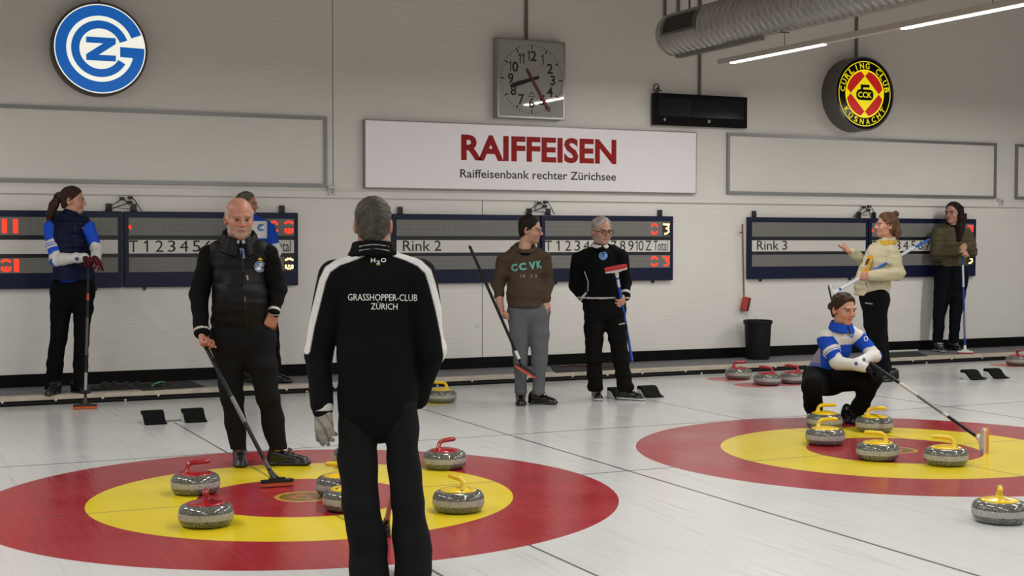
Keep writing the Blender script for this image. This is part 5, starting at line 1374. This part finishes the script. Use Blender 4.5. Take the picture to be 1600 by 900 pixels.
# ---- G: crouching woman
def woman_crouch():
    F = Fig(1310, 660, 0, 'person crouching in a blue and white jersey pointing a broom at the stones', h=.005); j, px = F.j, F.px
    F.head(j(1318, 483.5, .05), 42, -8, k=1.08, neck=j(1312, 516, .02), nr=.046, skin='#b8866e', lips='#9c5148', female=True, jaw=.94)
    blue, white = '#1d48b0', '#cfccc8'
    lsh, lel, lwr = j(1289, 531, .04), j(1309, 566, .14), j(1352, 574, .34)
    rsh, rel, rwr = j(1340, 526, .0), j(1367, 556, .02), j(1340, 567, .26)
    w = F.dirn(40, -25); S = SDF(.0055)
    S.cone(j(1306, 545, -.04), j(1281, 588, -.13), px(27), px(26), .05, w, .75); S.cone(j(1294, 526, .0), j(1330, 520, -.02), px(12.5), px(12), .05); S.cone(j(1312, 512, .02), j(1312, 522), px(13), px(19), .04)
    S.chain([lsh, lel], [px(14), px(11)], .025); S.chain([lel, lwr], [px(11), px(7.5)], .02); S.chain([rsh, rel], [px(12), px(10)], .025); S.chain([rel, rwr], [px(10), px(8)], .02)
    S.dispf = folds(.004, 13, .06, .08)
    bd = lambda a, b, t0, t1, r=.085: along(a, b, t0, t1, r)
    chz = V3(j(0, 536))[2]
    arm = lambda P: np.minimum(seg_t(P, V3(lsh)+.1*(V3(lel)-V3(lsh)), lel)[1]/px(15), seg_t(P, V3(rsh)+.15*(V3(rel)-V3(rsh)), rel)[1]/px(13))
    side = lambda P: ((P-V3(j(1282, 560))) @ V3(F.r) < 0) & (P[:, 2] < V3(j(0, 532))[2]) & (P[:, 2] > V3(j(0, 574))[2]) & (arm(P) > 1)
    jer = F.garment(S, 'jersey', m_cloth, paint(blue, (lambda P: (P[:, 2] > chz) & (arm(P) > 1.0), white), (side, '#8a8492'),
        (lambda P: (P[:, 2] < V3(j(0, 566))[2]) & (P[:, 2] > V3(j(0, 574))[2]) & side(P), '#5a66a0'),
        (bd(lsh, lel, .40, .52), white), (bd(lsh, lel, .55, .60), white), (bd(lsh, lel, .86, 1.01), white), (bd(lel, lwr, .02, 1.1), white), (bd(rsh, rel, .74, 1.0), white), (bd(rel, rwr, 0.02, 1.1), white)))
    K = SDF(.0046); F.ring_collar(K, j(1315, 502, .03), 38, R=.076, r=.012, drop=.035, gap=25, rows=4, dz=.017, flare=.006); F.garment(K, 'jersey_collar', m_cloth, blue)
    decal(jer, [px_disc(1330.5, 519.5, 4, 8.5)], 'chest_crest', m_pblue, .005); decal(jer, [px_text('Z', 1328, 524, 1333, 523, 8, .03)], 'crest_print', m_wht, .008)
    for cx_, cy_ in ((1337.5, 568), (1350, 562)): decal(jer, [px_disc(cx_, cy_, 2.6, 3)], 'sleeve_mark', mat('mark_navy', '#39476e', .7), .004)
    decal(jer, [px_disc(1353, 529, 3.4, 4, .72)], 'sleeve_mark', m_wht, .004)
    decal(jer, [px_text('nnnn', 1287, 510, 1296, 507, 3)], 'shoulder_mark', mat('mark_grey', '#8b8b92', .7), .004)
    F.B.cone(j(1306, 545, -.04), j(1282, 584, -.12), px(20), px(20), .05, w, .7); F.B.chain([lsh, lel, lwr], [.04, .034, .026], .03); F.B.chain([rsh, rel, rwr], [.04, .034, .026], .03)
    F.bt, F.bb = j(1366, 571, .40), on_ground(1541, 692, .07)
    G = SDF(.0044); hd = j(1374, 582, .42)-lwr
    F.hand(G, V3(j(1355, 574, .34)), hd, -F.u*.7+F.r*.3-F.f*.1, -1, 1.12, (62, 70, 50), 35, 3, 30, .0108)
    F.hand(G, V3(j(1352, 571, .28)), j(1378, 585, .30)-j(1352, 571, .28), -F.u, 1, 1.05, (50, 60, 40), 30, 4, 30, .0105)
    F.garment(G, 'gloves', m_nylon, '#0a0a0c')
    hip = (1290, 590)
    F.trousers([[(j(1280, 592, -.10), px(25)), (j(1270, 604, .22), px(16)), (j(1270, 632, .06), px(14)), (j(1275, 655, -.06), px(10))],
                [(j(1300, 592, -.10), px(24)), (j(1362, 591, .18), px(15.5)), (j(1345, 632, .02), px(12.5)), (j(1331, 655, -.03), px(11))]], j(1282, 590, -.12), px(22), '#0a0a0b', w=F.dirn(40, -25), q=.85, fold=.004, k=.03)
    F.shoe(1277, 655, 10, '#0b0b0c', '#0e0e0e', .26, .046, m_laceb); F.shoe(1329, 661, 25, '#0b0b0c', '#0e0e0e', .26, .046, m_laceb, high=.03)
    F.finish_body()
    def bun(S, L, k): S.ell(L(0, -.125, .0), V3((.035, .03, .035))*k, F.hR, .01)
    F.hair('#35231a', .008, .006, line=((.088, .074), (.054, .040), (.026, -.012), (-.05, -.078)), bump=.003, extra=bun, lz=.025)
    return F
FG = woman_crouch()
gx = (FG.bb-FG.bt).normalized()
broom(FG.bt-gx*.05, FG.bb, 'long broom the crouching woman points across the right house', '#1a1a1c', ('#bdbab4', '#d0872e'), Vector((0, 0, 1)), FG.r*.95+FG.f*.30, bands=((.30, .72, '#b9b8b4'), (.34, .56, '#6f6e6c')), grip=(.86, 1.0, '#111113'), L=.21, r=.0130)

# ---- H: woman in the cream fleece
def woman_fleece():
    F = Fig(1382, 596, 0, 'person in a cream fleece with yellow pocket gesturing with an open hand', h=.0055); j, px = F.j, F.px
    F.head(j(1385, 352.5), -74, 2, k=1.10, neck=j(1386, 382), nr=.046, skin='#b8866e', lips='#a0524a', female=True, jaw=.92)
    nsh, nel, nwr = j(1393, 396, .10), j(1402, 428, .14), j(1361, 431, .26)
    fsh, fel, fwr = j(1368, 394, -.14), j(1352, 412, -.22), j(1331, 394, -.12)
    w = F.dirn(-70); S = SDF(.006)
    S.cone(j(1377, 403), j(1363, 440), px(25), px(26.5), .05, F.f, .85); S.cone(j(1373, 392, -.06), j(1390, 394, .06), px(12), px(12), .05); S.cone(j(1363, 442), j(1362, 456), px(27), px(26.5), .04, F.f, .85)
    S.cone(j(1384, 380), j(1382, 392), px(11), px(16), .04)
    S.chain([nsh, nel], [px(13), px(11.5)], .025); S.chain([nel, nwr], [px(11), px(8.5)], .02); S.chain([fsh, fel, fwr], [px(11), px(9), px(7)], .03); S.dispf = folds(.006, 5, .06, .08)
    S.cut(j(0, 460), -F.u)
    fl = F.garment(S, 'fleece_jacket', m_fleece, paint('#bdb596'))
    K = SDF(.005); F.ring_collar(K, j(1384, 371, .0), -62, R=.088, r=.015, drop=.05, gap=60, rows=3, dz=.022, flare=.008); F.garment(K, 'fleece_collar', m_fleece, paint('#c09a34', (lambda P: P[:, 2] > V3(j(0, 374))[2], '#b5ac8a')))
    decal(fl, [px_poly([(1355, 400), (1364, 399), (1365, 402), (1356, 427), (1346.5, 428), (1346, 424)])], 'chest_pocket', mat('pocket_yellow', '#c88f20', .7), .005)
    decal(fl, [px_poly([(1354, 405), (1360, 404), (1354, 414), (1351, 414)])], 'pocket_label', mat('label_dark', '#3a3020', .7), .008)
    decal(fl, [px_poly([(1352, 440), (1353, 440), (1356, 449), (1354.5, 449)])], 'side_pocket_zip', mat('zip_grey', '#5b574c', .5), .004)
    F.B.cone(j(1380, 402), j(1364, 446), px(16), px(18), .05); F.B.chain([nsh, nel, nwr], [.04, .034, .026], .03); F.B.chain([fsh, fel, fwr], [.04, .034, .026], .03)
    F.bt, F.bb = j(1452, 374, -.02), j(1298, 460, .36)
    F.hand(F.B, nwr, j(1351, 431, .30)-nwr, -F.f*.3+F.u*.2-F.r*.9+F.f*.9, 1, 1.06, (60, 70, 50), 35, 3, 30, .0095)
    F.hand(F.B, fwr, j(1314, 388, -.06)-fwr, F.u+F.f*-.5, 1, 1.10, (8, 12, 10), 8, 7, 55, .0095)
    F.trousers([[(j(1367, 468, .05), px(21)), (j(1367, 505, .06), px(17)), (j(1370, 540, .06), px(12.5)), (j(1381, 583, .02), px(10.5))],
                [(j(1367, 468, -.05), px(20)), (j(1370, 505, -.06), px(16)), (j(1376, 540, -.05), px(12)), (j(1384, 580, -.02), px(9.5))]], j(1365, 455), px(22), '#0a0a0c', w=F.f, q=.9, fold=.003, k=.02)
    decal(F.root.children[-1], [px_text('nnnnn', 1352, 474.5, 1363, 476, 2)], 'thigh_mark', m_wht)
    F.shoe(1381, 597, -50, '#101012', '#1a1a1a', .26, .044, m_laceb); F.shoe(1388, 593, -60, '#101012', '#1a1a1a', .26, .044)
    F.finish_body()
    def bun(S, L, k):
        S.ell(L(.0, -.085, .115), V3((.034, .034, .030))*k, F.hR, .01)
        S.chain([L(.03, -.075, .02), L(.045, -.09, -.06), L(.04, -.085, -.125)], [.040*k, .036*k, .016*k], .02); S.chain([L(-.03, -.08, .02), L(-.03, -.10, -.06), L(-.02, -.10, -.12)], [.040*k, .036*k, .016*k], .02); S.cone(L(-.068, -.02, .03), L(-.07, -.035, -.08), .020*k, .012*k, .015)
    F.hair('#5d432f', .009, .008, line=((.090, .078), (.056, .044), (.026, -.02), (-.05, -.078)), bump=.003, extra=bun, lz=.02)
    return F
FH = woman_fleece()
hx = (FH.bb-FH.bt).normalized()
broom(FH.bt, FH.bb, 'blue and white broom tucked under the fleece woman\'s arm, white head low', '#2a58a8', ('#c4c4c2', '#1a1a1c'), FH.u*.86+FH.r*-.42, hx*.5-FH.r*.6+FH.f*.45, bands=((.10, .30, '#c2c8d2'), (.62, .85, '#b9c2d0')), L=.19, r=.0135)

# ---- I: woman in the olive puffer jacket
def woman_olive():
    F = Fig(1480, 548.5, WALK_Z, 'person with long dark hair in an olive puffer jacket resting hands on a broom', h=.0058); j, px = F.j, F.px
    F.head(j(1489.5, 333), -32, 0, k=1.16, neck=j(1491, 356), nr=.046, skin='#b58a76', lips='#8f4a46', female=True, jaw=.93)
    lsh, lel, lwr = j(1465, 366, .0), j(1463, 397, .02), j(1497, 393, .24)
    rsh, rel, rwr = j(1511, 368, .0), j(1518, 394, .0), j(1507, 386, .20)
    w = F.dirn(5); S = SDF(.0062)
    S.cone(j(1487, 376), j(1487, 412), px(22), px(23), .05, w, .78); S.cone(j(1475, 365), j(1501, 365), px(9.5), px(9.5), .05, w, .9); S.cone(j(1490, 358), j(1489, 366), px(7), px(14), .03)
    S.chain([lsh, lel], [px(10.5), px(9.5)], .025); S.chain([lel, lwr], [px(9.5), px(6.8)], .02); S.chain([rsh, rel], [px(10), px(8.5)], .025); S.chain([rel, rwr], [px(8.5), px(6.5)], .02)
    S.dispf = lambda x, y, z: quilt(.006, .066, .02)(x, y, z)+folds(.003, 4, .05, .07)(x, y, z); S.cut(j(0, 421), -F.u)
    jk = F.garment(S, 'puffer_jacket', m_nylon, '#4f4936')
    K = SDF(.005); F.ring_collar(K, j(1491, 349, .0), 0, R=.098, r=.016, drop=.05, gap=75, rows=3, dz=.022, flare=.008); F.garment(K, 'jacket_collar', m_nylon, '#4f4936')
    Tn = SDF(.005); F.ring_collar(Tn, j(1491, 352, .01), 0, R=.056, r=.010, drop=.01, gap=4, rows=4, dz=.02); F.garment(Tn, 'dark_top', m_cloth, '#0b0d12')
    F.B.cone(j(1487, 376), j(1487, 412), px(16), px(17), .05, w, .7); F.B.chain([lsh, lel, lwr], [.038, .034, .026], .03); F.B.chain([rsh, rel, rwr], [.038, .034, .026], .03)
    F.bt, F.bb = j(1504, 396, .28), on_ground(1508, 552, WALK_Z+.012)
    F.hand(F.B, j(1499, 393, .25), j(1506, 394, .31)-j(1499, 393, .25), -F.u, 1, 1.05, (55, 55, 40), 30, 3, 30, .0095)
    F.hand(F.B, j(1507, 383, .22), j(1503, 392, .34)-j(1507, 383, .22), -F.u*.6+F.f*.9, -1, 1.08, (45, 40, 25), 25, 6, 35, .0095)
    F.trousers([[(j(1476, 434), px(15.5)), (j(1472, 465), px(13)), (j(1467, 495), px(9)), (j(1465, 534), px(7.8))],
                [(j(1497, 434), px(15)), (j(1495, 465), px(12.5)), (j(1493, 495), px(9)), (j(1490, 532), px(7.5))]], j(1486, 420), px(24), '#0d0f15', fold=.004, k=.008, cr=.8)
    F.shoe(1468.5, 549.5, 28, '#111113', '#bdbbb6', .26, .046, m_lace); F.shoe(1492, 547, 40, '#111113', '#1c1c1e', .26, .046, m_lace)
    F.finish_body()
    def long(S, L, k):
        S.chain([L(-.055, -.04, .05), L(-.080, -.02, -.04), L(-.108, .02, -.13), L(-.122, .055, -.20), L(-.122, .075, -.28)], [.040*k, .038*k, .042*k, .040*k, .028*k], .025)
        S.chain([L(.0, -.085, .03), L(.0, -.09, -.06), L(.01, -.085, -.15)], [.055*k, .055*k, .03*k], .03)
        S.chain([L(.068, -.02, .03), L(.074, -.01, -.06), L(.072, .02, -.14)], [.026*k, .024*k, .012*k], .02)
    F.hair('#1f1310', .008, .004, line=((.082, .084), (.052, .044), (.026, -.02), (-.05, -.078)), bump=.0025, extra=long, lz=.03)
    F.glasses(.023, .019, .0016)
    return F
FI = woman_olive()
broom(FI.bt, FI.bb, 'blue broom standing upright under the olive jacket woman\'s hands', '#1d3f8a', ('#cfcdca', '#8e2a2c'), FI.r, -Vector((0, 0, 1)), bands=((.66, .88, '#aebbd0'), (.16, .42, '#56617a')), L=.185, r=.0130)
